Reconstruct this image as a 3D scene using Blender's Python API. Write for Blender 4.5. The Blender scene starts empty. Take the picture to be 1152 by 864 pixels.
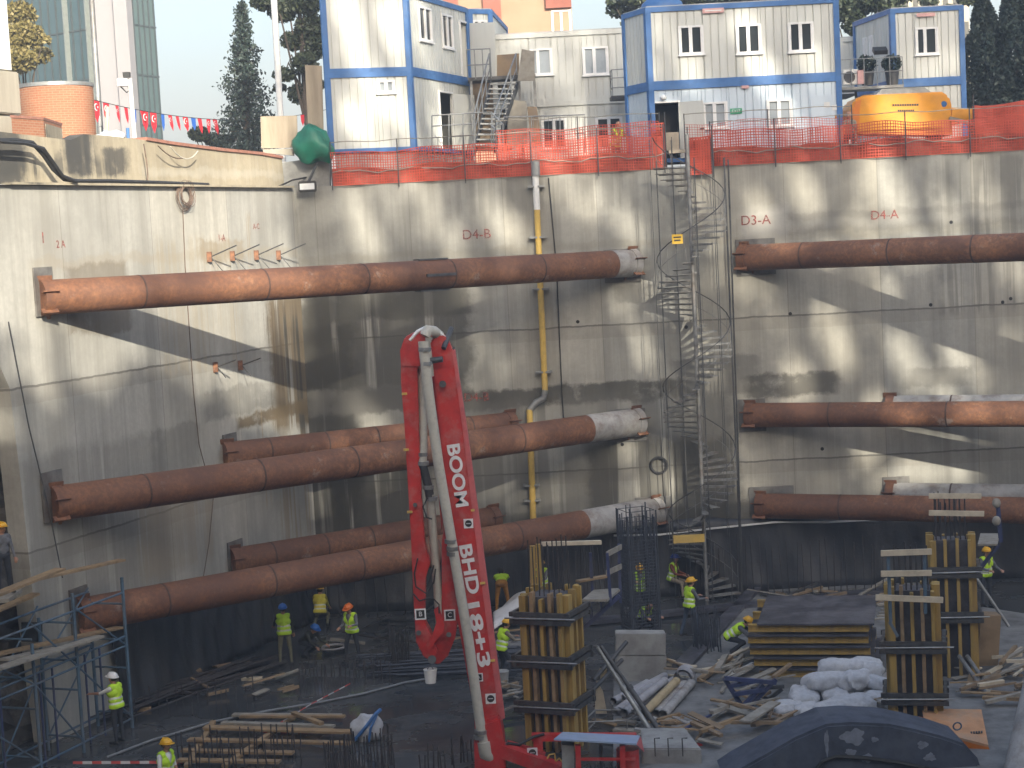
import bpy, bmesh, math, random
import numpy as np
from math import sin, cos, pi, radians, tan, atan2, sqrt
from mathutils import Vector as V, Matrix, Quaternion
random.seed(11); rng = np.random.default_rng(5)
SC = bpy.context.scene
COL = SC.collection
# ---------------------------------------------------------------- camera, sky, sun, exposure
EYE = V((0, 0, 12.4)); FPX = 2000.0
CR = Matrix.Rotation(radians(90 - 4.86), 3, 'X') @ Matrix.Rotation(radians(-3.0), 3, 'Z')
cam = bpy.data.cameras.new('camera'); cam.sensor_width = 36; cam.lens = FPX / 1152 * 36
cam.clip_start = .5; cam.clip_end = 3000
co = bpy.data.objects.new('camera', cam); COL.objects.link(co)
co.matrix_world = Matrix.Translation(EYE) @ CR.to_4x4(); SC.camera = co
SUN = V((-.3, 1, -.45)).normalized()                      # travel direction of the sunlight
w = bpy.data.worlds.new('World'); SC.world = w; w.use_nodes = True
nt = w.node_tree; sky = nt.nodes.new('ShaderNodeTexSky'); sky.sky_type = 'NISHITA'; sky.sun_disc = False
sky.sun_elevation = math.asin(-SUN.z); sky.sun_rotation = atan2(-SUN.x, -SUN.y)
sky.air_density = 1.1; sky.dust_density = 4.5; sky.ozone_density = 1.8
nt.nodes['Background'].inputs[1].default_value = 0.15
nt.links.new(sky.outputs[0], nt.nodes['Background'].inputs[0])
sl = bpy.data.lights.new('sun', 'SUN'); sl.energy = 5.0; sl.angle = radians(.6); sl.color = (1, .92, .77)
so = bpy.data.objects.new('sun', sl); COL.objects.link(so); so.rotation_euler = SUN.to_track_quat('-Z', 'Y').to_euler()
SC.view_settings.view_transform = 'Standard'; SC.view_settings.look = 'None'
SC.view_settings.gamma = 1; SC.view_settings.use_curve_mapping = False
SC.view_settings.exposure = 1.25
SC.cycles.max_bounces = 6; SC.cycles.transparent_max_bounces = 12

# ---------------------------------------------------------------- where things stand
def ray(x, y): return CR @ V(((x - 576) / FPX, -(y - 432) / FPX, -1))
def P(x, y, Y):                                           # a point of the place seen at (x, y), Y metres away
    d = ray(x, y); return EYE + d * (Y / d.y)
def G(x, y, z=0.0):
    d = ray(x, y); return EYE + d * ((z - EYE.z) / d.z)
YB = 59.1; ZT = 14.25                                     # back wall plane, street level
CORN = V((-6.85, YB, 0)); _a = radians(20.5)
LU = V((-sin(_a), -cos(_a), 0)); LN = V((cos(_a), -sin(_a), 0))     # along / out of the left wall
def onplane(x, y, A, n):
    d = ray(x, y); return EYE + d * ((A - EYE).dot(n) / d.dot(n))
def L(x, y): return onplane(x, y, CORN, LN)
def B(x, y): return P(x, y, YB)

# ---------------------------------------------------------------- materials
MATS = {}
def nodes(name):
    m = bpy.data.materials.new(name); m.use_nodes = True
    t = m.node_tree; b = t.nodes['Principled BSDF']
    return m, t, b
def nn(t, typ, **kw):
    n = t.nodes.new(typ)
    for k, v in kw.items():
        if k.startswith('i_'):
            key = k[2:]; key = int(key) if key.isdigit() else key.replace('_', ' ')
            n.inputs[key].default_value = v
        else: setattr(n, k, v)
    return n
def noise(t, scale, detail=5, rough=.6, vec=None, stretch=None):
    if vec is None:
        tc = nn(t, 'ShaderNodeTexCoord'); vec = tc.outputs['Object']
    if stretch:
        mp = nn(t, 'ShaderNodeMapping'); mp.inputs['Scale'].default_value = stretch; t.links.new(vec, mp.inputs[0]); vec = mp.outputs[0]
    n = nn(t, 'ShaderNodeTexNoise'); n.inputs['Scale'].default_value = scale; n.inputs['Detail'].default_value = detail; n.inputs['Roughness'].default_value = rough
    t.links.new(vec, n.inputs['Vector']); return n.outputs['Fac']
def ramp(t, fac, stops):
    r = nn(t, 'ShaderNodeValToRGB'); e = r.color_ramp.elements
    while len(e) < len(stops): e.new(.5)
    for q, (p, c) in zip(e, stops):
        q.position = p; q.color = (*c, 1) if len(c) == 3 else c
    t.links.new(fac, r.inputs[0]); return r.outputs[0]
def mixc(t, fac, a, b, mode='MIX'):
    m = nn(t, 'ShaderNodeMix', data_type='RGBA', blend_type=mode)
    for s, v in ((m.inputs[0], fac), (m.inputs[6], a), (m.inputs[7], b)):
        if hasattr(v, 'is_linked') or hasattr(v, 'links'): t.links.new(v, s)
        elif isinstance(v, (int, float)): s.default_value = v
        else: s.default_value = (*v, 1) if len(v) == 3 else v
    return m.outputs[2]
def math_(t, op, a, b=0.0, clamp=False):
    m = nn(t, 'ShaderNodeMath', operation=op, use_clamp=clamp)
    for s, v in ((m.inputs[0], a), (m.inputs[1], b)):
        if isinstance(v, (int, float)): s.default_value = v
        else: t.links.new(v, s)
    return m.outputs[0]
def bump(t, b, h, strength=.3, dist=.02):
    n = nn(t, 'ShaderNodeBump'); n.inputs['Strength'].default_value = strength; n.inputs['Distance'].default_value = dist
    t.links.new(h, n.inputs['Height']); t.links.new(n.outputs[0], b.inputs['Normal'])
def M(name, col, rough=.6, var=.35, scale=3.0, metal=0.0, bmp=.15, dirt=None, dscale=.8, damt=.5, stretch=None):
    """procedural surface: base colour broken up by two noises, optional dirt patches, uneven gloss"""
    if name in MATS: return MATS[name]
    m, t, b = nodes(name)
    tc = nn(t, 'ShaderNodeTexCoord').outputs['Object']
    n1 = noise(t, scale, 6, .65, tc, stretch)
    lo = tuple(c * (1 - var) for c in col); hi = tuple(min(1, c * (1 + var * .6)) for c in col)
    c = ramp(t, n1, [(.3, lo), (.5, col), (.72, hi)])
    if dirt:
        n2 = noise(t, dscale, 7, .7, tc, stretch)
        f = ramp(t, n2, [(.48, (0, 0, 0)), (.66, (damt,) * 3)])
        c = mixc(t, f, c, dirt)
    t.links.new(c, b.inputs['Base Color'])
    r = ramp(t, n1, [(.3, (min(1, rough + .12),) * 3), (.7, (max(.05, rough - .12),) * 3)])
    t.links.new(r, b.inputs['Roughness']); b.inputs['Metallic'].default_value = metal
    if bmp: bump(t, b, noise(t, scale * 6, 4, .7, tc), bmp, .02)
    MATS[name] = m; return m

def concrete_wall(name, boxes, joints, tone=(.40, .385, .34), left=False, panel=3.1):
    m, t, b = nodes(name)
    tc = nn(t, 'ShaderNodeNewGeometry').outputs['Position']
    sep = nn(t, 'ShaderNodeSeparateXYZ'); t.links.new(tc, sep.inputs[0])
    X = sep.outputs[0]; Z = sep.outputs[2]
    if left: X = math_(t, 'ADD', math_(t, 'MULTIPLY', sep.outputs[0], LU.x), math_(t, 'MULTIPLY', sep.outputs[1], LU.y))
    big = noise(t, .35, 6, .6, tc); fine = noise(t, 5, 6, .75, tc); st = noise(t, 1.0, 5, .7, tc, (1.9, 1.9, .07)); st2 = noise(t, 1.0, 4, .7, tc, (6.5, 6.5, .16))
    c = ramp(t, big, [(.3, tuple(x * .74 for x in tone)), (.5, tone), (.7, tuple(x * 1.15 for x in tone))])
    c = mixc(t, ramp(t, st, [(.35, (.6,) * 3), (.62, (0,) * 3)]), c, tuple(x * y for x, y in zip(tone, (.55, .54, .52))))
    c = mixc(t, ramp(t, st2, [(.55, (0,) * 3), (.75, (.5,) * 3)]), c, (.47, .455, .41))
    c = mixc(t, ramp(t, fine, [(.35, (.35,) * 3), (.6, (0,) * 3)]), c, tuple(x * .62 for x in tone))
    # different pours: each panel a little different in tone
    pn = nn(t, 'ShaderNodeTexWhiteNoise', noise_dimensions='1D')
    t.links.new(math_(t, 'FLOOR', math_(t, 'DIVIDE', X, panel)), pn.inputs['W'])
    c = mixc(t, .8, c, ramp(t, pn.outputs['Value'], [(0, (.80, .81, .82)), (1, (1.08, 1.05, .99))]), 'MULTIPLY')
    fr = math_(t, 'FRACT', math_(t, 'DIVIDE', X, panel))
    seam = math_(t, 'LESS_THAN', fr, .007)
    c = mixc(t, math_(t, 'MULTIPLY', seam, .5), c, (.13, .12, .10))
    wob = math_(t, 'MULTIPLY', math_(t, 'SUBTRACT', noise(t, .9, 5, .7, tc), .5), .14)
    for z in joints:
        d = math_(t, 'ABSOLUTE', math_(t, 'ADD', math_(t, 'SUBTRACT', Z, z), wob))
        c = mixc(t, math_(t, 'MULTIPLY', math_(t, 'LESS_THAN', d, .028), .75), c, (.08, .075, .065))
        up = math_(t, 'MULTIPLY', math_(t, 'LESS_THAN', math_(t, 'ABSOLUTE', math_(t, 'SUBTRACT', math_(t, 'ADD', Z, wob), z - .22)), .2), .22)
        c = mixc(t, up, c, (.16, .14, .11))
    edge = math_(t, 'MULTIPLY', math_(t, 'SUBTRACT', noise(t, .8, 6, .75, tc), .5), 1.5)
    drip = noise(t, 1.0, 5, .65, tc, (1.6, 1.6, .05)); drip2 = noise(t, 1.0, 4, .6, tc, (3.6, 3.6, .09))
    def band(v, a, bb, soft, e):
        v = math_(t, 'ADD', v, math_(t, 'MULTIPLY', edge, e))
        s1 = math_(t, 'DIVIDE', math_(t, 'SUBTRACT', v, a), soft, True); s2 = math_(t, 'DIVIDE', math_(t, 'SUBTRACT', bb, v), soft, True)
        return math_(t, 'MULTIPLY', s1, s2, True)
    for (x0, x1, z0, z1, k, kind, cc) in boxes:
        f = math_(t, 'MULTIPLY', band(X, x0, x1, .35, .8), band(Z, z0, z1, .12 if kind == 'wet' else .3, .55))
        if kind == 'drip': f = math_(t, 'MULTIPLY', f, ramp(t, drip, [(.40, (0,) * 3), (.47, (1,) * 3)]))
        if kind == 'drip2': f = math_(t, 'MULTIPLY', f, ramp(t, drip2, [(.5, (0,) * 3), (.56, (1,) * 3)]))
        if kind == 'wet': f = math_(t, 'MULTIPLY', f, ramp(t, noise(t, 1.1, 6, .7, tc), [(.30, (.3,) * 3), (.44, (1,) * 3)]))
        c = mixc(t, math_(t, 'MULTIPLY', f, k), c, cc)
    t.links.new(c, b.inputs['Base Color']); b.inputs['Roughness'].default_value = .85
    bump(t, b, mixc(t, .5, fine, st2), .35, .03)
    return m
DK = (.055, .052, .042); BR = (.125, .092, .05); PALE = (.55, .54, .50); GY = (.13, .125, .11)
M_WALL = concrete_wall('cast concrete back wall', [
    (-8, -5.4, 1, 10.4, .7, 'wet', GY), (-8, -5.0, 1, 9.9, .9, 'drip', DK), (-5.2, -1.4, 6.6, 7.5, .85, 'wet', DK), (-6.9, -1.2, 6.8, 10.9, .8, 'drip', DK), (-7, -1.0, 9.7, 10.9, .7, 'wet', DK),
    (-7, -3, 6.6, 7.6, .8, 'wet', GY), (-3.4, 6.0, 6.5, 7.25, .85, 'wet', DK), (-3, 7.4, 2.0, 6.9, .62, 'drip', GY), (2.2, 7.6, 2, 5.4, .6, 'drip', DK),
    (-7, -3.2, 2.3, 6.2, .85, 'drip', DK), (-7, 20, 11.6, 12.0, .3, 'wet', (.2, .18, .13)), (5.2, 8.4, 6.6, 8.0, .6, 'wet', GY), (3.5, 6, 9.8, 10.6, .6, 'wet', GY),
    (7.6, 11, 6.4, 7.3, .75, 'wet', DK), (13, 15.5, 6.5, 7.2, .6, 'wet', GY), (14.2, 22, 8.8, 14.2, .55, 'drip2', GY), (8, 22, 11.8, 12.6, .35, 'wet', GY),
    (8.0, 18, 12.0, 12.35, .3, 'pale', PALE), (7.7, 9.5, 11.6, 12.9, .4, 'pale', PALE), (-3, 20, 2.2, 3.0, .5, 'wet', DK), (-2, 7, 12.9, 14.3, .35, 'drip2', GY)],
    (9.17, 4.35), (.385, .375, .335))
def lt(x, y): return (L(x, y)).dot(LU)
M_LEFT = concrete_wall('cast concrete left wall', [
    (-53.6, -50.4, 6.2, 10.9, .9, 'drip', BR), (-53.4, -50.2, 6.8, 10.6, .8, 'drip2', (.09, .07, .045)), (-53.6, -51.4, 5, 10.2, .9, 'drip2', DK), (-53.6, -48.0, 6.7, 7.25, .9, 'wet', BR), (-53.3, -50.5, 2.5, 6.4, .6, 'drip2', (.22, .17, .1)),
    (-50.3, -49.4, 4, 13.6, .55, 'drip2', (.30, .22, .12)), (-49, -44, 8.6, 12.9, .3, 'drip2', (.30, .24, .15)), (-46, -43, 6, 7.4, .45, 'wet', GY),
    (-53, -38, 12.0, 12.4, .3, 'wet', (.3, .25, .17)), (-42.8, -39.5, 10.2, 12.2, .5, 'wet', BR), (-49.5, -46.5, 11.9, 12.7, .55, 'wet', (.25, .2, .13)), (-44, -37, 2, 7.5, .4, 'drip', GY), (-46.5, -42, 3, 6, .45, 'drip', (.3, .24, .16)), (-51, -46, 7.2, 8.2, .5, 'wet', GY)],
    (9.15, 5.0), (.45, .442, .405), True, 4.4)
ALG = (.055, .054, .05)
M_STONE = concrete_wall('stained old plaster wall', [
    (lt(-15, 190), lt(-25, 190), 14, 16, 0, 'wet', ALG), (-60, -49.6, 13, 14.2, .0, 'wet', ALG), (-36.5, -44, 1, 1, 0, 'wet', ALG),
    (lt(44, 180), -30, 14.2, 16.2, .9, 'wet', ALG), (lt(120, 170), lt(78, 170), 14.75, 16.2, .9, 'drip2', ALG), (lt(158, 180), lt(122, 180), 14.5, 15.35, .85, 'wet', ALG), (lt(118, 180), lt(80, 180), 14.5, 16, .9, 'wet', ALG), (lt(160, 180), lt(60, 180), 14.3, 15.2, .7, 'drip2', ALG), (lt(60, 180), -30, 14.25, 15.0, .8, 'drip', ALG),
    (-53, lt(165, 190), 14.5, 14.85, .6, 'pale', (.6, .58, .52)), (-53, lt(170, 180), 14.9, 16, .3, 'drip', (.3, .25, .17))],
    (), (.46, .40, .29), True, 30)
def rust():
    m, t, b = nodes('rusty steel')
    tc = nn(t, 'ShaderNodeTexCoord').outputs['Object']
    c = ramp(t, noise(t, .8, 8, .75, tc), [(.28, (.085, .038, .024)), (.43, (.185, .08, .04)), (.56, (.265, .12, .058)), (.74, (.38, .20, .105))])
    c = mixc(t, ramp(t, noise(t, 9, 5, .7, tc), [(.42, (.6,) * 3), (.58, (0,) * 3)]), c, (.10, .05, .035))
    c = mixc(t, ramp(t, noise(t, 1.5, 7, .72, tc), [(.60, (0,) * 3), (.68, (.6,) * 3)]), c, (.36, .31, .27))
    c = mixc(t, ramp(t, noise(t, .35, 5, .7, tc), [(.42, (.55,) * 3), (.56, (0,) * 3)]), c, (.12, .058, .038))
    t.links.new(c, b.inputs['Base Color']); b.inputs['Roughness'].default_value = .72; b.inputs['Metallic'].default_value = .1
    bump(t, b, noise(t, 14, 5, .7, tc), .4, .02); return m
M_RUST = rust(); M_SEAM = M('dark weld bead', (.06, .034, .026), .7, .4, 6)
def floor_mat():
    m, t, b = nodes('wet dark slab')
    tc = nn(t, 'ShaderNodeTexCoord').outputs['Object']
    big = noise(t, .25, 7, .65, tc); f = noise(t, 3, 6, .75, tc); lines = noise(t, 1.0, 4, .7, tc, (.25, 3.2, 1))
    c = ramp(t, big, [(.3, (.027, .03, .034)), (.5, (.05, .055, .06)), (.7, (.098, .1, .1))])
    c = mixc(t, ramp(t, f, [(.5, (0,) * 3), (.72, (.6,) * 3)]), c, (.10, .098, .09))
    c = mixc(t, ramp(t, lines, [(.58, (0,) * 3), (.66, (.5,) * 3)]), c, (.015, .016, .018))
    t.links.new(c, b.inputs['Base Color'])
    t.links.new(ramp(t, noise(t, .45, 5, .6, tc), [(.44, (.06,) * 3), (.52, (.25,) * 3), (.64, (.7,) * 3)]), b.inputs['Roughness'])
    bump(t, b, mixc(t, .5, f, lines), .25, .02); return m
M_FLOOR = floor_mat()
M_PALE = M('pale dusty slab', (.19, .19, .185), .75, .45, 1.2, bmp=.4, dirt=(.06, .06, .06), dscale=.7, damt=.8)
M_ASPH = M('street ground', (.16, .15, .135), .9, .3, .6)
M_ROCK = M('dark excavated face', (.075, .07, .066), .9, .6, 1.4, bmp=1, dirt=(.21, .2, .185), dscale=.9, damt=.8)
M_CONC = M('grey precast concrete', (.30, .30, .285), .8, .3, 2.5, bmp=.3, dirt=(.15, .14, .13), damt=.6)
M_DUST = M('cement dusted steel', (.36, .35, .335), .8, .35, 2.2, bmp=.4, dirt=(.19, .15, .125), dscale=1.6, damt=.8)
M_MEMB = M('black membrane sheet', (.03, .034, .042), .38, .5, 1.2, bmp=.7, dirt=(.07, .07, .075), damt=.6, stretch=(2, 2, .2))
M_REBAR = M('dark rebar', (.055, .05, .052), .7, .4, 6, metal=.3)
M_REBARB = M('bluish rebar', (.06, .068, .085), .65, .4, 6, metal=.3)
M_STEEL = M('grey galvanised steel', (.30, .31, .31), .5, .3, 4, metal=.5, dirt=(.12, .1, .085), damt=.6)
M_STAIR = M('weathered stair steel', (.25, .25, .24), .6, .4, 4, metal=.4, dirt=(.14, .09, .06), damt=.7)
M_DSTEEL = M('dark steel', (.085, .088, .092), .55, .4, 5, metal=.5, dirt=(.16, .14, .12), damt=.5)
M_RED = M('red boom paint', (.47, .024, .022), .5, .3, 2.2, bmp=.1, dirt=(.40, .17, .15), dscale=2.6, damt=.55)
M_PINK = M('faded red paint', (.52, .12, .12), .6, .25, 3)
M_PIPEW = M('off white pipe', (.50, .48, .41), .55, .25, 3, dirt=(.24, .22, .19), dscale=3, damt=.6)
M_WHITE = M('white paint', (.72, .72, .70), .5, .12, 3)
M_LETTER = M('white lettering', (.72, .72, .72), .5, .15, 6)
M_BLACK = M('black plastic', (.02, .02, .02), .5, .3, 5)
M_YWOOD = M('yellow formwork beam', (.37, .245, .06), .65, .4, 2.5, dirt=(.27, .20, .10), dscale=1.6, damt=.7, stretch=(2, 2, .3))
M_WOOD = M('raw timber', (.30, .205, .11), .8, .4, 3, dirt=(.17, .13, .09), dscale=2, damt=.6)
M_WOODG = M('grey weathered timber', (.28, .26, .22), .8, .35, 3, dirt=(.2, .17, .13), dscale=2, damt=.6)
M_WOODP = M('pale new timber', (.55, .48, .36), .75, .25, 3, dirt=(.3, .25, .18), damt=.4)
M_PLY = M('dark faced plywood', (.05, .05, .062), .5, .4, 2, dirt=(.17, .17, .19), dscale=.9, damt=.6)
M_PLYB = M('brown plywood', (.26, .185, .11), .75, .3, 1.5, dirt=(.13, .1, .075), damt=.7)
M_PLYL = M('light plywood board', (.36, .30, .22), .7, .25, 1.2, dirt=(.24, .19, .13), damt=.5, stretch=(3, 3, .3))
M_BLUE = M('blue frame paint', (.045, .15, .38), .5, .2, 3, dirt=(.10, .17, .30), damt=.4)
M_SBLUE = M('faded blue scaffold paint', (.065, .12, .18), .6, .4, 3, dirt=(.15, .14, .13), damt=.6)
M_NAVY = M('navy blue steel', (.035, .05, .13), .55, .4, 4, dirt=(.12, .11, .1), damt=.4)
M_PANEL = M('off white cabin panel', (.60, .61, .57), .5, .10, .7, dirt=(.47, .47, .43), dscale=.9, damt=.6, stretch=(2, 2, .25))
M_PANELB = M('bluish white cabin panel', (.60, .69, .76), .5, .10, .7, dirt=(.47, .55, .62), dscale=.9, damt=.6, stretch=(2, 2, .25))
M_FRAME = M('white window plastic', (.78, .78, .77), .4, .08, 3)
M_ROOF = M('grey sheet roof', (.4, .4, .4), .6, .2, 2)
M_GLASS = M('dark window glass', (.035, .042, .045), .12, .4, 1.2, bmp=0)
M_BLIND = M('window with drawn blind', (.33, .37, .40), .3, .12, .8, bmp=0)
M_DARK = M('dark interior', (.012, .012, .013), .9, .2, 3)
M_ORANGE = M('orange safety net', (.50, .065, .03), .6, .25, 3)
M_ORANGE2 = M('orange net backing', (.36, .075, .04), .7, .45, 1.6, dirt=(.38, .2, .14), damt=.7)
M_BRICK = None
M_YEL = M('yellow pipe', (.60, .40, .09), .5, .2, 3, dirt=(.42, .30, .12), damt=.5)
M_MACH = M('orange yellow machine paint', (.72, .30, .012), .4, .12, 2, dirt=(.5, .22, .04), damt=.5)
M_GREEN = M('green tarpaulin', (.008, .15, .095), .45, .35, 2.2, bmp=.6)
M_PLATE = M('dark pocket plate', (.15, .145, .135), .7, .4, 3, dirt=(.08, .06, .05), damt=.8)
M_BAG = M('white woven bag', (.50, .51, .53), .7, .22, 3.5, bmp=.8, dirt=(.28, .28, .29), dscale=3, damt=.6)
M_PLAST = M('translucent white sheet', (.55, .56, .58), .45, .2, 2.5, bmp=.6)
M_SLATE = M('dark blue grey hood paint', (.055, .066, .092), .8, .4, 2.5, dirt=(.095, .105, .125), dscale=1.5)
M_SPLAT = M('dried cement splash', (.19, .21, .25), .9, .3, 5)
M_OBOX = M('dusty orange case', (.56, .28, .13), .65, .25, 2, dirt=(.40, .29, .2), damt=.8)
M_OBOX2 = M('orange case side', (.66, .19, .02), .5, .2, 2)
M_LBLUE = M('light blue sheet metal', (.27, .36, .52), .45, .2, 2, dirt=(.38, .42, .47), damt=.5)
M_CABLE = M('black cable', (.025, .025, .026), .6, .2, 5)
M_WIRE = M('rusty wire', (.14, .095, .07), .75, .4, 8)
M_STONE0 = M('stained old plaster', (.44, .385, .28), .9, .25, 1.0, bmp=.5, dirt=(.075, .072, .065), dscale=.55, damt=.85, stretch=(1, 1, .55))
M_COPING = M('brick coping', (.30, .14, .10), .85, .35, 5, bmp=.5)
M_PVCG = M('grey plastic pipe', (.36, .36, .38), .5, .25, 3, dirt=(.2, .19, .18), damt=.6)
M_TAN = M('tan pipe', (.42, .33, .19), .6, .25, 3)
M_TAPER = M('red tape', (.55, .08, .07), .6, .1, 3); M_TAPEW = M('white tape', (.6, .6, .6), .6, .1, 3)
M_GRAFF = M('red spray mark', (.46, .10, .075), .85, .5, 8)
def spray():
    m, t, b = nodes('worn red spray paint'); b.inputs['Base Color'].default_value = (.36, .085, .07, 1); b.inputs['Roughness'].default_value = .9
    tc = nn(t, 'ShaderNodeNewGeometry').outputs['Position']
    t.links.new(ramp(t, noise(t, 9, 5, .7, tc), [(.38, (.12,) * 3), (.62, (.85,) * 3)]), b.inputs['Alpha']); return m
M_GRAFF = spray()
M_LINE = M('pale hose', (.17, .18, .19), .6, .3, 3)
M_FLAGR = M('red flag cloth', (.62, .025, .04), .7, .12, 3); M_FLAGB = M('blue flag cloth', (.03, .12, .45), .7, .12, 3)
M_CREAM = M('cream stone cladding', (.36, .33, .27), .8, .15, 1.2, dirt=(.28, .25, .2), damt=.5, stretch=(3, 3, .3))
M_SIGNG = M('green sign', (.02, .33, .16), .5, .1, 3); M_SIGNY = M('yellow sign', (.62, .38, .02), .5, .15, 3); M_SIGNP = M('pink sign', (.62, .36, .34), .6, .2, 5)
M_LAMP = M('lamp glass', (.7, .72, .72), .2, .15, 4)
def brick_mat():
    m, t, b = nodes('red facing brick')
    tc = nn(t, 'ShaderNodeTexCoord').outputs['UV']
    br = nn(t, 'ShaderNodeTexBrick'); t.links.new(tc, br.inputs['Vector'])
    br.inputs['Scale'].default_value = 1.0; br.inputs['Brick Width'].default_value = .21; br.inputs['Row Height'].default_value = .07; br.inputs['Mortar Size'].default_value = .009
    br.inputs['Color1'].default_value = (.30, .115, .055, 1); br.inputs['Color2'].default_value = (.36, .15, .075, 1); br.inputs['Mortar'].default_value = (.36, .25, .18, 1)
    c = mixc(t, ramp(t, noise(t, .8, 5, .6), [(.4, (.35,) * 3), (.6, (0,) * 3)]), br.outputs[0], (.25, .11, .06))
    t.links.new(c, b.inputs['Base Color']); b.inputs['Roughness'].default_value = .85; bump(t, b, br.outputs['Fac'], -.3, .01)
    return m
M_BRICK = brick_mat()
def leaf_mat(name, a, b_, c_):
    m, t, b = nodes(name)
    oi = nn(t, 'ShaderNodeNewGeometry')
    c = ramp(t, oi.outputs['Random Per Island'], [(0, a), (.5, b_), (1, c_)])
    t.links.new(c, b.inputs['Base Color']); b.inputs['Roughness'].default_value = .6
    try: b.inputs['Transmission Weight'].default_value = 0
    except KeyError: pass
    return m
M_LEAFD = leaf_mat('dark conifer needles', (.012, .024, .019), (.02, .036, .027), (.032, .052, .038))
M_LEAFG = leaf_mat('green leaves', (.018, .03, .016), (.032, .047, .023), (.06, .075, .033))
M_LEAFY = leaf_mat('yellowing leaves', (.10, .085, .025), (.15, .125, .035), (.20, .16, .06))
M_BARK = M('bark', (.09, .07, .055), .9, .4, 5, bmp=.6)
SKIN = M('skin', (.36, .19, .125), .55, .12, 8, bmp=0); HAIR = M('dark hair', (.02, .016, .013), .6, .2, 10)
HIVIS = M('lime safety vest', (.50, .78, .03), .6, .12, 3, bmp=.2); HIVISY = M('yellow safety vest', (.62, .55, .05), .7, .15, 3, bmp=.2); HIVISD = M('dull olive yellow jacket', (.40, .36, .05), .7, .2, 3, bmp=.2)
REFL = M('silver reflective band', (.55, .58, .52), .4, .1, 3, bmp=0)

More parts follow.
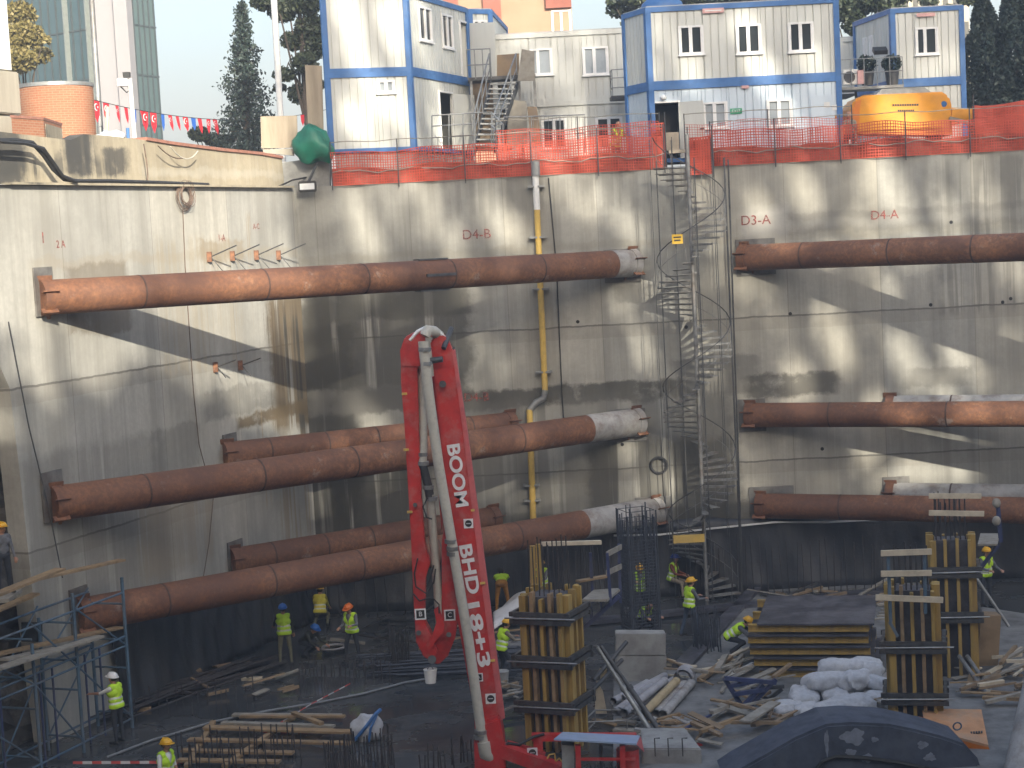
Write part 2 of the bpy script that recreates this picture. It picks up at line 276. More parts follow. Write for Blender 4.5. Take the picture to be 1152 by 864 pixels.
# ---------------------------------------------------------------- mesh builder
class MB:
    def __init__(s): s.v = []; s.f = []; s.m = []; s.uv = None
    def add(s, vs, fs, m=0):
        o = len(s.v); s.v += [tuple(p) for p in vs]; s.f += [tuple(i + o for i in q) for q in fs]; s.m += [m] * len(fs); return s
    def box(s, c, d, R=None, m=0):
        c = V(c); pts = []
        for z in (-.5, .5):
            for x, y in ((-.5, -.5), (.5, -.5), (.5, .5), (-.5, .5)):
                p = V((x * d[0], y * d[1], z * d[2])); pts.append(c + (R @ p if R else p))
        return s.add(pts, [(3, 2, 1, 0), (4, 5, 6, 7), (0, 1, 5, 4), (1, 2, 6, 5), (2, 3, 7, 6), (3, 0, 4, 7)], m)
    def bar(s, p, q, wd, h=None, up=(0, 0, 1), m=0):           # rectangular bar p->q, width wd across, h along up
        p, q, h = V(p), V(q), h or wd; d = (q - p); l = d.length
        if l < 1e-6: return s
        d /= l; up = V(up)
        if abs(d.dot(up)) > .98: up = V((0, 1, 0))
        x = d.cross(up).normalized(); z = x.cross(d)
        return s.box((p + q) / 2, (wd, l, h), Matrix((x, d, z)).transposed(), m)
    def tube(s, pts, r, n=10, cap=True, m=0, r2=None):
        pts = [V(p) for p in pts]; N = len(pts); rings = []; prev = None; vs = []
        for i, p in enumerate(pts):
            d = (pts[min(i + 1, N - 1)] - pts[max(i - 1, 0)]).normalized()
            if prev is None:
                a = V((0, 0, 1)) if abs(d.z) < .9 else V((1, 0, 0)); x = d.cross(a).normalized()
            else: x = (prev - d * prev.dot(d)).normalized()
            prev = x; y = d.cross(x)
            rr = r if r2 is None else r + (r2 - r) * i / (N - 1)
            if isinstance(r, (list, tuple)): rr = r[i]
            for k in range(n):
                a = 2 * pi * k / n; vs.append(p + x * (rr * cos(a)) + y * (rr * sin(a)))
        fs = [(i * n + k, i * n + (k + 1) % n, (i + 1) * n + (k + 1) % n, (i + 1) * n + k) for i in range(N - 1) for k in range(n)]
        if cap: fs += [tuple(range(n - 1, -1, -1)), tuple((N - 1) * n + k for k in range(n))]
        return s.add(vs, fs, m)
    def ring(s, c, ax, R, r, n=24, k=6, m=0):
        ax = V(ax).normalized(); a = V((0, 0, 1)) if abs(ax.z) < .9 else V((1, 0, 0)); x = ax.cross(a).normalized(); y = ax.cross(x); vs = []
        for i in range(n):
            t = 2 * pi * i / n; e = x * cos(t) + y * sin(t)
            for j in range(k):
                q = 2 * pi * j / k; vs.append(V(c) + e * (R + r * cos(q)) + ax * (r * sin(q)))
        fs = [(i * k + j, ((i + 1) % n) * k + j, ((i + 1) % n) * k + (j + 1) % k, i * k + (j + 1) % k) for i in range(n) for j in range(k)]
        return s.add(vs, fs, m)
    def prism(s, pts, ext, m=0):                                # outline (list of Vectors) given thickness ext
        n = len(pts); pts = [V(p) for p in pts]; ext = V(ext)
        fs = [tuple(range(n)), tuple(range(2 * n - 1, n - 1, -1))] + [(i, i + n, (i + 1) % n + n, (i + 1) % n) for i in range(n)]
        return s.add(pts + [p + ext for p in pts], fs, m)
    def sheet(s, grid, m=0):                                    # grid[i][j] of points
        a, b = len(grid), len(grid[0])
        return s.add([p for r in grid for p in r], [(i * b + j, i * b + j + 1, (i + 1) * b + j + 1, (i + 1) * b + j) for i in range(a - 1) for j in range(b - 1)], m)
    def ball(s, c, r, n=12, k=8, m=0, fn=None):
        vs = [];
        for i in range(k + 1):
            t = pi * i / k
            for j in range(n):
                a = 2 * pi * j / n; d = V((sin(t) * cos(a), sin(t) * sin(a), cos(t)))
                rr = fn(d) if fn else 1
                vs.append(V(c) + V((d.x * r[0], d.y * r[1], d.z * r[2])) * rr)
        return s.add(vs, [(i * n + j, (i + 1) * n + j, (i + 1) * n + (j + 1) % n, i * n + (j + 1) % n) for i in range(k) for j in range(n)], m)
    def build(s, name, mat, parent=None, smooth=False, bevel=0, solid=0):
        me = bpy.data.meshes.new(name); off = V((0, 0, 0))
        if parent is not None:
            p = parent
            while p: off += p.location; p = p.parent
        me.from_pydata([(a - off.x, b - off.y, c - off.z) for a, b, c in s.v], [], s.f)
        for mm in (mat if isinstance(mat, (list, tuple)) else [mat] if mat else []): me.materials.append(mm)
        me.polygons.foreach_set('material_index', s.m)
        bm = bmesh.new(); bm.from_mesh(me); bmesh.ops.recalc_face_normals(bm, faces=bm.faces)
        if bevel: bmesh.ops.bevel(bm, geom=[e for e in bm.edges if e.is_manifold and e.calc_face_angle(0) > .6], offset=bevel, segments=2, affect='EDGES', clamp_overlap=True)
        bm.to_mesh(me); bm.free()
        if smooth:
            me.polygons.foreach_set('use_smooth', [True] * len(me.polygons))
            try: me.set_sharp_from_angle(angle=radians(50))
            except Exception: pass
        me.update()
        o = bpy.data.objects.new(name, me); COL.objects.link(o)
        if parent is not None: o.parent = parent
        if solid:
            md = o.modifiers.new('thickness', 'SOLIDIFY'); md.thickness = solid; md.offset = 0
        return o
def tag(o, label=None, cat=None, group=None, kind=None):
    for k, v in (('label', label), ('category', cat), ('group', group), ('kind', kind)):
        if v: o[k] = v
    return o
def thing(name, loc, label, cat, group=None):
    o = bpy.data.objects.new(name, None); COL.objects.link(o); o.location = loc; o.empty_display_size = .3
    return tag(o, label, cat, group)
def copy_tree(o, parent=None):
    c = o.copy(); COL.objects.link(c)
    if parent is not None: c.parent = parent
    for ch in list(o.children): copy_tree(ch, c)
    return c
def text(body, size, loc, xdir, ydir, mat, parent, name='lettering', depth=.008, align='CENTER', bold=0.0):
    cu = bpy.data.curves.new(name, 'FONT'); cu.body = body; cu.size = size; cu.extrude = depth; cu.align_x = align; cu.align_y = 'CENTER'; cu.offset = bold
    tmp = bpy.data.objects.new('tmp', cu); COL.objects.link(tmp)
    dg = bpy.context.evaluated_depsgraph_get(); me = bpy.data.meshes.new_from_object(tmp.evaluated_get(dg)); bpy.data.objects.remove(tmp)
    x, y = V(xdir).normalized(), V(ydir).normalized(); R = Matrix((x, y, x.cross(y))).transposed().to_4x4()
    me.transform(Matrix.Translation(V(loc)) @ R)
    if parent is not None:
        off = V((0, 0, 0)); p = parent
        while p: off += p.location; p = p.parent
        me.transform(Matrix.Translation(-off))
    me.materials.clear(); me.materials.append(mat)
    o = bpy.data.objects.new(name, me); COL.objects.link(o); o.parent = parent; return o
X_, Y_, Z_ = V((1, 0, 0)), V((0, 1, 0)), V((0, 0, 1))
def lerp(a, b, t): return a + (b - a) * t
def sag(a, b, d, n=12, wig=0.0):
    a, b = V(a), V(b)
    return [lerp(a, b, i / n) + V((0, 0, -4 * d * (i / n) * (1 - i / n))) + V((random.uniform(-wig, wig), random.uniform(-wig, wig), random.uniform(-wig, wig))) for i in range(n + 1)]
# ================================================================ SETTING
T0 = 15.95                                                # length of the cast part of the left wall
LEND = CORN + LU * T0
NEARL = CORN + LU * 60; RX = 42.0
mb = MB()                                                # pit floor
mb.add([V((-60, -6, 0)), V((RX + 1, -6, 0)), V((RX + 1, YB + 1, 0)), V((-60, YB + 1, 0))], [(0, 1, 2, 3)])
tag(mb.build('pit_floor', M_FLOOR), kind='structure')
pit = [CORN - Y_ * -.3, V((RX, YB + .3, 0)), V((RX, 1.2, 0)), NEARL + V((-.3, -3, 0))]
big = [V((-500, 700, 0)), V((600, 700, 0)), V((600, -400, 0)), V((-500, -400, 0))]
mb = MB(); mb.add([V((p.x, p.y, ZT - .02)) for p in pit] + [V((p.x, p.y, ZT - .02)) for p in big], [(0, 1, 5, 4), (1, 2, 6, 5), (2, 3, 7, 6), (3, 0, 4, 7)])
tag(mb.build('street_ground', M_ASPH), kind='structure')
# pale slab areas on the right, each a thin sheet of screed above the floor
def slab(pxs, z, mat, name):
    m = MB(); m.prism([G(x, y, z) for x, y in pxs], (0, 0, -(z + .05))); return tag(m.build(name, mat), kind='structure')
slab([(770, 745), (838, 668), (1012, 668), (1152, 690), (1180, 864), (690, 900), (690, 765)], .06, M_PALE, 'floor_slab')
slab([(820, 640), (1010, 634), (1040, 660), (842, 664)], .05, M_PALE, 'floor_slab')

# ---- walls
def wallobj(A, Bp, out, z0, z1, th, mat, label, holes=None):
    A, Bp = V(A), V(Bp); b = -V(out) * th
    m = MB(); m.prism([A + Z_ * z0, Bp + Z_ * z0, Bp + Z_ * z1, A + Z_ * z1], b)
    return tag(m.build('retaining_wall', mat), label, 'wall')
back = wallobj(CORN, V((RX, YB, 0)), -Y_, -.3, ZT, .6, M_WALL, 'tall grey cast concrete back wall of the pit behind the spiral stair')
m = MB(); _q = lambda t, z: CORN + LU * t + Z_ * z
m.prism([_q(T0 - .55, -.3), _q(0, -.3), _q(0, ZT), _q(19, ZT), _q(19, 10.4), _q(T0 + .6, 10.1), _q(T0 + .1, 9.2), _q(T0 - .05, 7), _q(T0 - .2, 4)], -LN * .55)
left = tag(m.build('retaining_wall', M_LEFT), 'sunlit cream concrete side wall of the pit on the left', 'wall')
wallobj(V((RX, YB, 0)), V((RX, 1.2, 0)), -X_, -.3, ZT - .05, .5, M_CONC, 'plain concrete pit wall closing the far right side outside the frame')
# rough excavated face beyond the end of the cast wall
g = []
for i in range(60):
    t = T0 - 1.0 + i * .75; row = []
    for j in range(40):
        z = -.3 + j * .375
        o = -1.0 + .5 * (sin(i * 1.7 + j * .9) * .3 + sin(j * .6 + i * .35) * .4) + random.uniform(-.16, .16) + 0
        row.append(CORN + LU * t + LN * o + Z_ * min(z, ZT + .02))
    g.append(row)
tag(MB().sheet(g).build('rock_face', M_ROCK, solid=.2), 'dark rough excavated rock face at the left edge beyond the concrete wall', 'rock face')
# light concrete edge strip at the end of the left wall

# old plastered parapet above the left wall, with brick coping
pa = thing('parapet_wall', CORN + LU * .2 + Z_ * ZT, 'old plastered parapet with black algae streaks on top of the sunlit left wall', 'wall')
prof = [(0.0, .98), (1.5, 1.05), (4, 1.12), (7, 1.22), (8.3, 1.3), (10.2, 1.38), (11.4, 1.42), (12.0, 1.2), (13.2, 1.28), (15.0, 1.3), (18.0, 1.35)]
m = MB(); pts = [CORN + LU * (t + .2) - LN * .25 + Z_ * ZT for t in (0, 18)]
out = [CORN + LU * (t + .2) - LN * .28 + Z_ * (ZT + h + random.uniform(-.03, .03)) for t, h in prof]
m.prism([pts[0]] + out + [pts[1]], -LN * .45); m.build('plaster_body', M_STONE, pa)
m = MB()
for i in range(len(prof) - 7):
    a, b = out[i], out[i + 1]; m.bar(a + Z_ * .04 - LN * .2, b + Z_ * .04 - LN * .2, .52, .09)
m.build('brick_coping', M_COPING, pa)
m = MB(); m.bar(CORN + LU * .3 + LN * .02 + Z_ * (ZT + .02), CORN + LU * 15.6 + LN * .02 + Z_ * (ZT + .02), .3, .06); m.build('ledge', M_STONE, pa)

# ---- black membrane at the foot of the walls
def membrane(A, Bp, out, label, h0=2.35, seed=1, n=160):
    r = random.Random(seed); A, Bp = V(A), V(Bp); g = []; ph = [r.uniform(0, 6) for _ in range(6)]
    for j in range(9):
        v = j / 8; row = []
        for i in range(n + 1):
            u = i / n; p = lerp(A, Bp, u); s = u * (Bp - A).length
            h = h0 + .12 * sin(s * .5 + ph[0]) + .05 * sin(s * 1.9 + ph[1])
            o = .12 + .035 * sin(s * 2.3 + ph[2] + v * 3) + .03 * sin(s * 3.7 + ph[3] - v * 4) + .02 * sin(s * 7.1 + v * 6) + .012 * r.uniform(-1, 1) + (1 - v) ** 2 * .3
            row.append(p + V(out) * o + Z_ * (v * h))
        g.append(row)
    return tag(MB().sheet(g).build('waterproof_sheet', M_MEMB, smooth=True, solid=.012), label, 'plastic sheet')
membrane(CORN + X_ * .3, V((24, YB, 0)), -Y_, 'black wrinkled waterproofing sheet hung along the foot of the back wall', 2.4, 3, 260)
membrane(CORN + LU * .4, CORN + LU * 12.6, LN, 'black waterproofing sheet along the foot of the left wall below the lowest rusty pipe', 2.3, 4, 140)
m = MB()
q = [B(690, 601), B(742, 600), B(800, 593), B(870, 586), B(930, 586), B(1000, 582)]
for a, b in zip(q, q[1:]): m.bar(a - Y_ * .26, b - Y_ * .26, .03, .06)
tag(m.build('edge_trim', M_WHITE), 'thin white trim line along the top of the black sheet by the stair foot', 'trim')

# ---- steel struts
def strut(a, b, r, label, enda=True, endb=True, pale=0.0, group='rusty steel struts propping the pit walls', pl='w', mat=None):
    a, b = V(a), V(b); d = (b - a).normalized(); o = thing('steel_strut', (a + b) / 2, label, 'steel pipe', group)
    Ln = (b - a).length; n = 24; side = d.cross(Z_).normalized(); up = side.cross(d)
    cut = b - d * pale if pale else b
    m = MB(); m.tube([lerp(a, cut, i / 20) for i in range(21)], r, 28); m.build('pipe_body', mat or M_RUST, o, True)
    if pale:
        m = MB(); m.tube([cut, lerp(cut, b, .5), b - d * .1, b], [r + .004, r + .006, r + .004, r * .8], 28); m.build('cement_covered_end', M_DUST, o, True)
    for e, s in ((a, 1), (b, -1)):
        if (s == 1 and not enda) or (s == -1 and not endb): continue
        m = MB(); m.tube([e + d * s * -.05, e + d * s * .22], r * 1.07, 24); m.build('end_collar', M_RUST if s == 1 or not pale else M_DUST, o, True)
        for k in range(6):
            an = 2 * pi * k / 6 + .3; e2 = side * cos(an) + up * sin(an)
            MB().bar(e + e2 * (r * 1.1) - d * s * .15, e + e2 * (r * 1.1) + d * s * .3, .03, .16, up=e2).build('gusset', M_RUST, o)
    for f in (.14, .33, .5, .66, .84):
        c = lerp(a, cut, f); m = MB(); m.tube([c - d * .025, c + d * .025], r * 1.014, 28); m.build('weld_seam', M_SEAM, o, True)
    return o
def wall_plate(c, n, wd, h, label):  # bearing plate, its dark colour also standing for the shaded wall pocket
    n = V(n).normalized(); t = V((-n.y, n.x, 0)); m = MB()
    m.prism([V(c) + t * sx * wd / 2 + Z_ * sz * h / 2 + n * .015 for sx, sz in ((-1, -1), (1, -1), (1, 1), (-1, 1))], n * .05)
    return tag(m.build('bearing_plate', M_PLATE), label, 'steel plate')
R0 = .43
def lr(a, b, dz=None):
    A, Bp = L(*a), B(*b); z = (A.z + Bp.z) / 2 if dz is None else dz
    return V((A.x, A.y, lerp(A.z, z, .5))), V((Bp.x, Bp.y, lerp(Bp.z, z, .5)))
specs = [((45, 331), (712, 299), .45, 1.0, 'topmost long rusty pipe in the left corner with a sunlit left end'),
         ((58, 563), (716, 478), .46, 2.3, 'long rusty pipe at mid height on the left with a pale cement right end'),
         ((88, 690), (738, 577), .46, 3.3, 'lowest long rusty pipe in the left corner ending by the rebar cage'),
         ((252, 511), (575, 478), .40, 0, 'short rusty pipe half hidden behind the mid height pipe in the left corner'),
         ((260, 633), (556, 583), .42, 0, 'short rusty pipe behind the lowest pipe in the left corner')]
for a, b, r, pale, lab in specs:
    A, Bp = lr(a, b); strut(A, Bp, r, lab, pale=pale)
for (x, y, wd, h, lab) in [(48, 328, .8, 1.25, 'dark plate standing for the recess behind the left end of the topmost pipe'), (58, 558, .9, 1.3, 'dark plate behind the left end of the mid height pipe'),
                           (88, 686, .8, 1.2, 'dark plate behind the left end of the lowest pipe'), (258, 506, .8, 1.0, 'dark plate behind the short pipe at mid height'), (264, 628, .9, 1.1, 'dark plate behind the short low pipe in the corner')]:
    wall_plate(L(x, y), LN, wd, h, lab)
def rstrut(px, py, ang, ln, r, lab, pale=None, mat=None):
    A = B(px, py); d = V((cos(radians(ang)), -sin(radians(ang)), 0)); return strut(A, A + d * ln, r, lab, endb=False, mat=mat)
rstrut(836, 290, 36, 16, .43, 'topmost rusty pipe on the right with sun patches on it')
rstrut(842, 467, 25, 20, .41, 'rusty pipe at mid height on the right with a bright orange patch')
rstrut(854, 569, 25, 20, .42, 'lowest rusty pipe on the right above the black sheet')
rstrut(1000, 459, 25, 15, .42, 'pale cement dusted pipe just visible above the mid height pipe on the right', mat=M_DUST)
rstrut(1000, 557, 25, 15, .42, 'pale cement dusted pipe just visible above the lowest pipe on the right', mat=M_DUST)
for (x, y, wd, h, lab) in [(850, 289, 1.3, 1.2, 'dark plate at the wall end of the topmost right pipe'), (846, 467, .9, 1.1, 'dark plate at the wall end of the mid height right pipe'), (868, 566, 1.5, 1.15, 'wide dark plate at the wall end of the lowest right pipe'),
                           (700, 299, 1.2, 1.1, 'grey plate at the wall end of the topmost left pipe'), (706, 478, 1.2, 1.1, 'dark plate at the right end of the mid height left pipe'), (735, 577, 1.2, 1.1, 'pale plate at the right end of the lowest left pipe'), (1008, 551, .9, .9, 'dark plate behind the pale low pipe on the right')]:
    wall_plate(B(x, y), -Y_, wd, h, lab)
# splice plates on the topmost pipe
A, Bp = lr((45, 331), (712, 299)); d = (Bp - A).normalized(); top = [o for o in COL.objects if o.get('label', '').startswith('topmost long')][0]
c = lerp(A, Bp, .6)
sd = d.cross(Z_).normalized()
for e in (Z_, -Z_, sd):
    MB().bar(c + e * .47 - d * .55, c + e * .47 + d * .55, .3 if abs(e.z) > .5 else .05, .05 if abs(e.z) > .5 else .08, up=Z_).build('splice_plate', M_DSTEEL, top)

# ---- yellow downpipe in two runs
dp = thing('downpipe', B(604, 440), 'yellow drain pipe with white top running down the grey back wall', 'pipe')
m = MB(); m.tube([B(604, 236) - Y_ * .22, B(613, 440) - Y_ * .22], .1, 12); m.build('upper_pipe', M_YEL, dp, True)
m = MB(); m.tube([B(602, 195) - Y_ * .22, B(604, 236) - Y_ * .22], .105, 12); m.build('white_top', M_WHITE, dp, True)
m = MB(); m.tube([B(602, 182) - Y_ * .22, B(602.5, 198) - Y_ * .22], .15, 12); m.build('hopper', M_STEEL, dp, True)
m = MB(); m.tube([B(613, 438) - Y_ * .22, B(612, 447) - Y_ * .22, B(603, 452) - Y_ * .22, B(596, 460) - Y_ * .22, B(595.5, 466) - Y_ * .22], .11, 12); m.build('elbow', M_STEEL, dp, True)
m = MB(); m.tube([B(595.5, 460) - Y_ * .24, B(600, 592) - Y_ * .24], .105, 12); m.build('lower_pipe', M_YEL, dp, True)
for y, x in ((210, 603), (267, 605), (325, 608), (418, 612), (545, 598), (562, 599)):
    MB().box(B(x, y) - Y_ * .16, (.55, .3, .06)).build('bracket', M_STEEL, dp)

# ---- spiral stair
sc0 = P(771, 190, 57.7); SX, SY = B(783, 392).x * 57.7 / YB, 57.7
st = thing('spiral_staircase', (SX, SY, 0), 'tall grey steel spiral staircase standing against the back wall', 'staircase')
MB().tube([(SX, SY, 0), (SX, SY, ZT + 1.0)], .065, 14).build('central_pole', M_STAIR, st, True)
RS = 1.16; nst = 74; dz = ZT / nst; da = radians(16.8); a0 = radians(180)
hand = []; hand2 = []
for i in range(nst):
    an = a0 - (nst - i) * da; z = dz * (i + 1) - .03; e = V((cos(an), sin(an), 0)); s_ = V((-sin(an), cos(an), 0))
    c = V((SX, SY, z)); m = MB()
    m.prism([c + e * .08 - s_ * .035, c + e * RS - s_ * .13, c + e * RS + s_ * .13, c + e * .08 + s_ * .03], (0, 0, .022))
    m.bar(c + e * .08 - s_ * .04 - Z_ * .03, c + e * RS - s_ * .13 - Z_ * .02, .015, .035); m.build('tread', M_STAIR, st)
    MB().tube([c + e * (RS - .02), c + e * (RS - .02) + Z_ * 1.0], .009, 6).build('baluster', M_STAIR, st)
    hand.append(c + e * (RS - .02) + Z_ * 1.0); hand2.append(c + e * (RS - .02) + Z_ * .5)
m = MB(); m.tube(hand, .017, 8); m.build('handrail', M_DSTEEL, st, True)
m = MB(); m.tube(hand2, .008, 6); m.build('midrail', M_STAIR, st, True)
for k in range(11):
    an = 2 * pi * k / 11 + .2; p = V((SX + cos(an) * (RS + .05), SY + sin(an) * (RS + .05), 0))
    MB().tube([p + Z_ * (.3 if k % 3 else 0), p + Z_ * (ZT + (.9 if k % 2 else .2))], .012 if k % 4 else .022, 6).build('cage_rod', M_DSTEEL, st)
for z in (2.5, 5.2, 8.0, 10.8, 13.4): MB().bar((SX + .1, SY, z), (SX + .1, YB, z), .07, .07).build('wall_tie', M_STEEL, st)
MB().box(P(762, 269, 56.5), (.34, .03, .3)).build('warning_sign', M_SIGNY, st)
m = MB()
for k, (dx, wdt) in enumerate(((0, .24), (0, .2))): m.box(P(762, 269, 56.48) + Z_ * (.06 - k * .1), (wdt, .006, .045))
m.build('sign_text_bars', M_BLACK, bpy.context.scene.objects['warning_sign'])
MB().box(P(775, 606, 56.5), (1.0, .04, .26)).build('yellow_board', M_YEL, st)
MB().tube([B(817, 185) - Y_ * .6, B(829, 592) - Y_ * .6], .035, 6)
m = MB(); m.tube([B(817, 180) - Y_ * .5, V((B(822, 390).x, YB - .5, 0))], .03, 6)
tag(m.build('guide_rod', M_DSTEEL), 'thin dark vertical rod beside the spiral stair on its right', 'rod')
m = MB(); m.ring(B(741, 523) - Y_ * .1, (0.1, 1, .1), .27, .04, 24); tag(m.build('hose_loop', M_CABLE), 'dark rubber ring hanging on the wall left of the spiral stair', 'ring')
m = MB(); m.tube([B(737, 220) - Y_ * .04, B(744, 300) - Y_ * .04, B(745, 420) - Y_ * .04], .012, 5); m.tube([B(617, 200) - Y_ * .04, B(626, 300) - Y_ * .04, B(632, 440) - Y_ * .04], .02, 5)
m = MB(); m.tube([B(617, 200) - Y_ * .04, B(626, 300) - Y_ * .04, B(632, 440) - Y_ * .04, B(634, 470) - Y_ * .04], .02, 5)
tag(m.build('wall_cable', M_CABLE), 'thin dark cable hanging down the back wall right of the yellow pipe', 'cable')

# ---- the hazy air over the site
m = MB(); m.box((50, 150, 33), (1140, 1140, 68)); hz_ = m.build('haze', None); hz_.data.materials.clear()
hm = bpy.data.materials.new('haze'); hm.use_nodes = True; ht = hm.node_tree; ht.nodes.remove(ht.nodes['Principled BSDF']); pv = ht.nodes.new('ShaderNodeVolumePrincipled')
pv.inputs['Color'].default_value = (.93, .95, .97, 1); pv.inputs['Density'].default_value = .0018; pv.inputs['Anisotropy'].default_value = .2; ht.links.new(pv.outputs[0], ht.nodes['Material Output'].inputs['Volume'])
hz_.data.materials.append(hm); tag(hz_, kind='stuff')
# ---- bits on the left wall
co_ = thing('wire_coil', L(205, 218), 'coil of rusty wire hanging at the top of the left wall', 'wire coil')
m = MB()
for k in range(16): m.ring(L(205, 220) + LN * .12 + V((random.uniform(-.06, .06),) * 3), LN + V((random.uniform(-.2, .2), 0, random.uniform(-.2, .2))), random.uniform(.22, .42), .009, 26, 4)
m.build('loops', M_WIRE, co_)
m = MB(); m.tube([L(204, 235) + LN * .05, L(207, 300) + LN * .04, L(212, 380) + LN * .05, L(216, 440) + LN * .05, L(222, 500) + LN * .06, L(238, 560) + LN * .06, L(232, 610) + LN * .1, L(222, 650) + LN * .2], .014, 5); m.build('hanging_end', M_WIRE, co_)
def stub(x, y, dx, dy, lab):
    p = L(x, y); o = thing('tie_rod', p, lab, 'rod', 'rusty rods sticking out of the left wall')
    MB().box(p + LN * .05, (.14, .14, .3)).build('anchor_block', M_RUST, o)
    e = (ray(x + dx, y + dy)); q = onplane(x + dx, y + dy, CORN + LN * .9, LN)
    MB().tube([p + LN * .1, q], .022, 6).build('rod', M_DSTEEL, o)
    q2 = onplane(x + dx * .55, y + abs(dy) + 4, CORN + LN * .5, LN); MB().tube([p + LN * .1, q2], .014, 6).build('rod', M_DSTEEL, o)
for i, (x, y, nm) in enumerate([(234, 289, 'first'), (260, 288, 'second'), (287, 287, 'third'), (312, 287, 'fourth')]): stub(x, y, 32, -13, f'{nm} from the left of four rusty tie rods above the sunlit pipe end')
for i, (x, y, nm) in enumerate([(241, 413, 'left'), (269, 411, 'right')]): stub(x, y, 24, -8, f'{nm} one of two rusty tie rods below the topmost pipe on the left wall')
fl = thing('flood_light', L(348, 213), 'black flood light mounted at the top of the pit corner', 'lamp')
c = V((L(348, 213).x + .1, CORN.y - .4, L(348, 213).z + .05)); MB().box(c, (.58, .22, .36)).build('housing', M_BLACK, fl, bevel=.03); MB().box(c + V((0, -.12, 0)), (.48, .02, .2)).build('lens', M_LAMP, fl)
MB().bar(c + V((0, .1, .1)), c + V((.3, .5, .75)), .06).build('bracket', M_DSTEEL, fl)
def cable(pts, r, lab, mat=M_CABLE, name='cable', cat='cable'):
    m = MB(); m.tube(pts, r, 6); return tag(m.build(name, mat, smooth=True), lab, cat)
off = LN * .12
cable([L(-10, 158) + off, L(12, 158) + off, L(32, 161) + off, L(44, 174) + off, L(55, 190) + off, L(68, 202) + off, L(82, 204) + off, L(120, 204) + off, L(180, 206) + off, L(230, 208) + off], .06, 'thick black cable running over the parapet on the far left')
cable([L(-10, 160) + off * 2, L(20, 162) + off * 2, L(40, 168) + off * 2, L(50, 182) + off * 2, L(62, 199) + off * 2, L(78, 205) + off * 2], .05, 'second black cable lying beside the thick one on the far left parapet')
cable([L(310, 210) + off, L(325, 203) + off, L(345, 199) + off, L(362, 197) + off], .03, 'black cable drooping to the flood light in the corner')
for (p0, p1, p2, lab) in [((160, 162), (166, 196), (164, 203), 'thin cord hanging on the parapet left of the loops'), ((176, 164), (192, 181), (204, 178), 'thin cord loop sagging across the parapet'), ((190, 165), (208, 190), (221, 170), 'pale cord loop hanging low across the parapet')]:
    a, b, c = [L(*q) + LN * .05 for q in (p0, p1, p2)]
    pts = [a * (1 - t) ** 2 + b * 2 * t * (1 - t) * 1.0 + c * t * t for t in [i / 10 for i in range(11)]]
    cable(pts, .018, lab, M_WIRE if 'pale' not in lab else M_PIPEW, 'cord', 'cord')
cable([L(5, 362) + off, L(28, 480) + off, L(50, 570) + off, L(66, 650) + off], .018, 'thin cable hanging down the left end of the sunlit wall', M_DSTEEL)
for (x, y) in ((889, 353), (1047, 343), (1137, 336), (1128, 340), (650, 362), (460, 379), (772, 368), (700, 500), (925, 505), (1070, 250)):
    m = MB(); q = B(x, y); m.tube([q - Y_ * .004, q + Y_ * .01], .06, 10); m.build('tie_hole', M_DARK, back)
# sprayed survey marks
def mark(body, c, xd, parent, size=.42): text(body, size, c, xd, Z_, M_GRAFF, parent, 'sprayed_mark', .002)
mark('D4-B', B(536, 264) - Y_ * .01, X_, back, .45); mark('D3-A', B(850, 248) - Y_ * .01, X_, back, .45); mark('D4-A', B(995, 242) - Y_ * .01, X_, back, .42); mark('D4-B', B(536, 447) - Y_ * .01, X_, back, .4)
mark('1-A', L(249, 268) + LN * .01, -LU, left, .3); mark('A-C', L(288, 255) + LN * .01, -LU, left, .25); mark('1', L(48, 268) + LN * .01, -LU, left, .4); mark('2 A', L(68, 275) + LN * .01, -LU, left, .28)
# ================================================================ STREET LEVEL
class Face:                                              # vertical wall face A->B (seen from outside, A on the left), base height z0
    def __init__(s, A, Bp, z0): s.A = V((A[0], A[1], z0)); s.B = V((Bp[0], Bp[1], z0)); s.x = (s.B - s.A).normalized(); s.n = s.x.cross(Z_); s.w = (s.B - s.A).length; s.R = Matrix((s.x, -s.n, Z_)).transposed()
    def p(s, u, z, d=0.0): return s.A + s.x * u + Z_ * z + s.n * d
    def px(s, x, y): q = onplane(x, y, s.A, s.n) - s.A; return q.dot(s.x), q.z
    def box(s, mb, u0, u1, z0, z1, d0, d1, m=0): return mb.box(s.p((u0 + u1) / 2, (z0 + z1) / 2, (d0 + d1) / 2), (u1 - u0, d1 - d0, z1 - z0), s.R, m)
def corrugated(f, h, parent, mat, pitch=.26, holes=()):
    m = MB(); n = max(2, int(f.w / pitch)); pw = f.w / n
    us = sorted({0, f.w} | {i * pw for i in range(n + 1)} | {a for hh in holes for a in hh[:2]})
    for i, (u0, u1) in enumerate(zip(us, us[1:])):
        if u1 - u0 < .005: continue
        segs = [(0, h)]
        for (a, b, z0, z1) in holes:
            if u0 < b - .003 and u1 > a + .003:
                segs = [s for (p, q) in segs for s in ((p, min(q, z0)), (max(p, z1), q)) if s[1] - s[0] > .01]
        for (p, q) in segs:
            f.box(m, u0, max(u0 + .003, u1 - .036), p, q, -.07, 0); f.box(m, max(u0, u1 - .036), u1, p, q, -.07, -.035)
    return m.build('wall_panel', mat, parent)
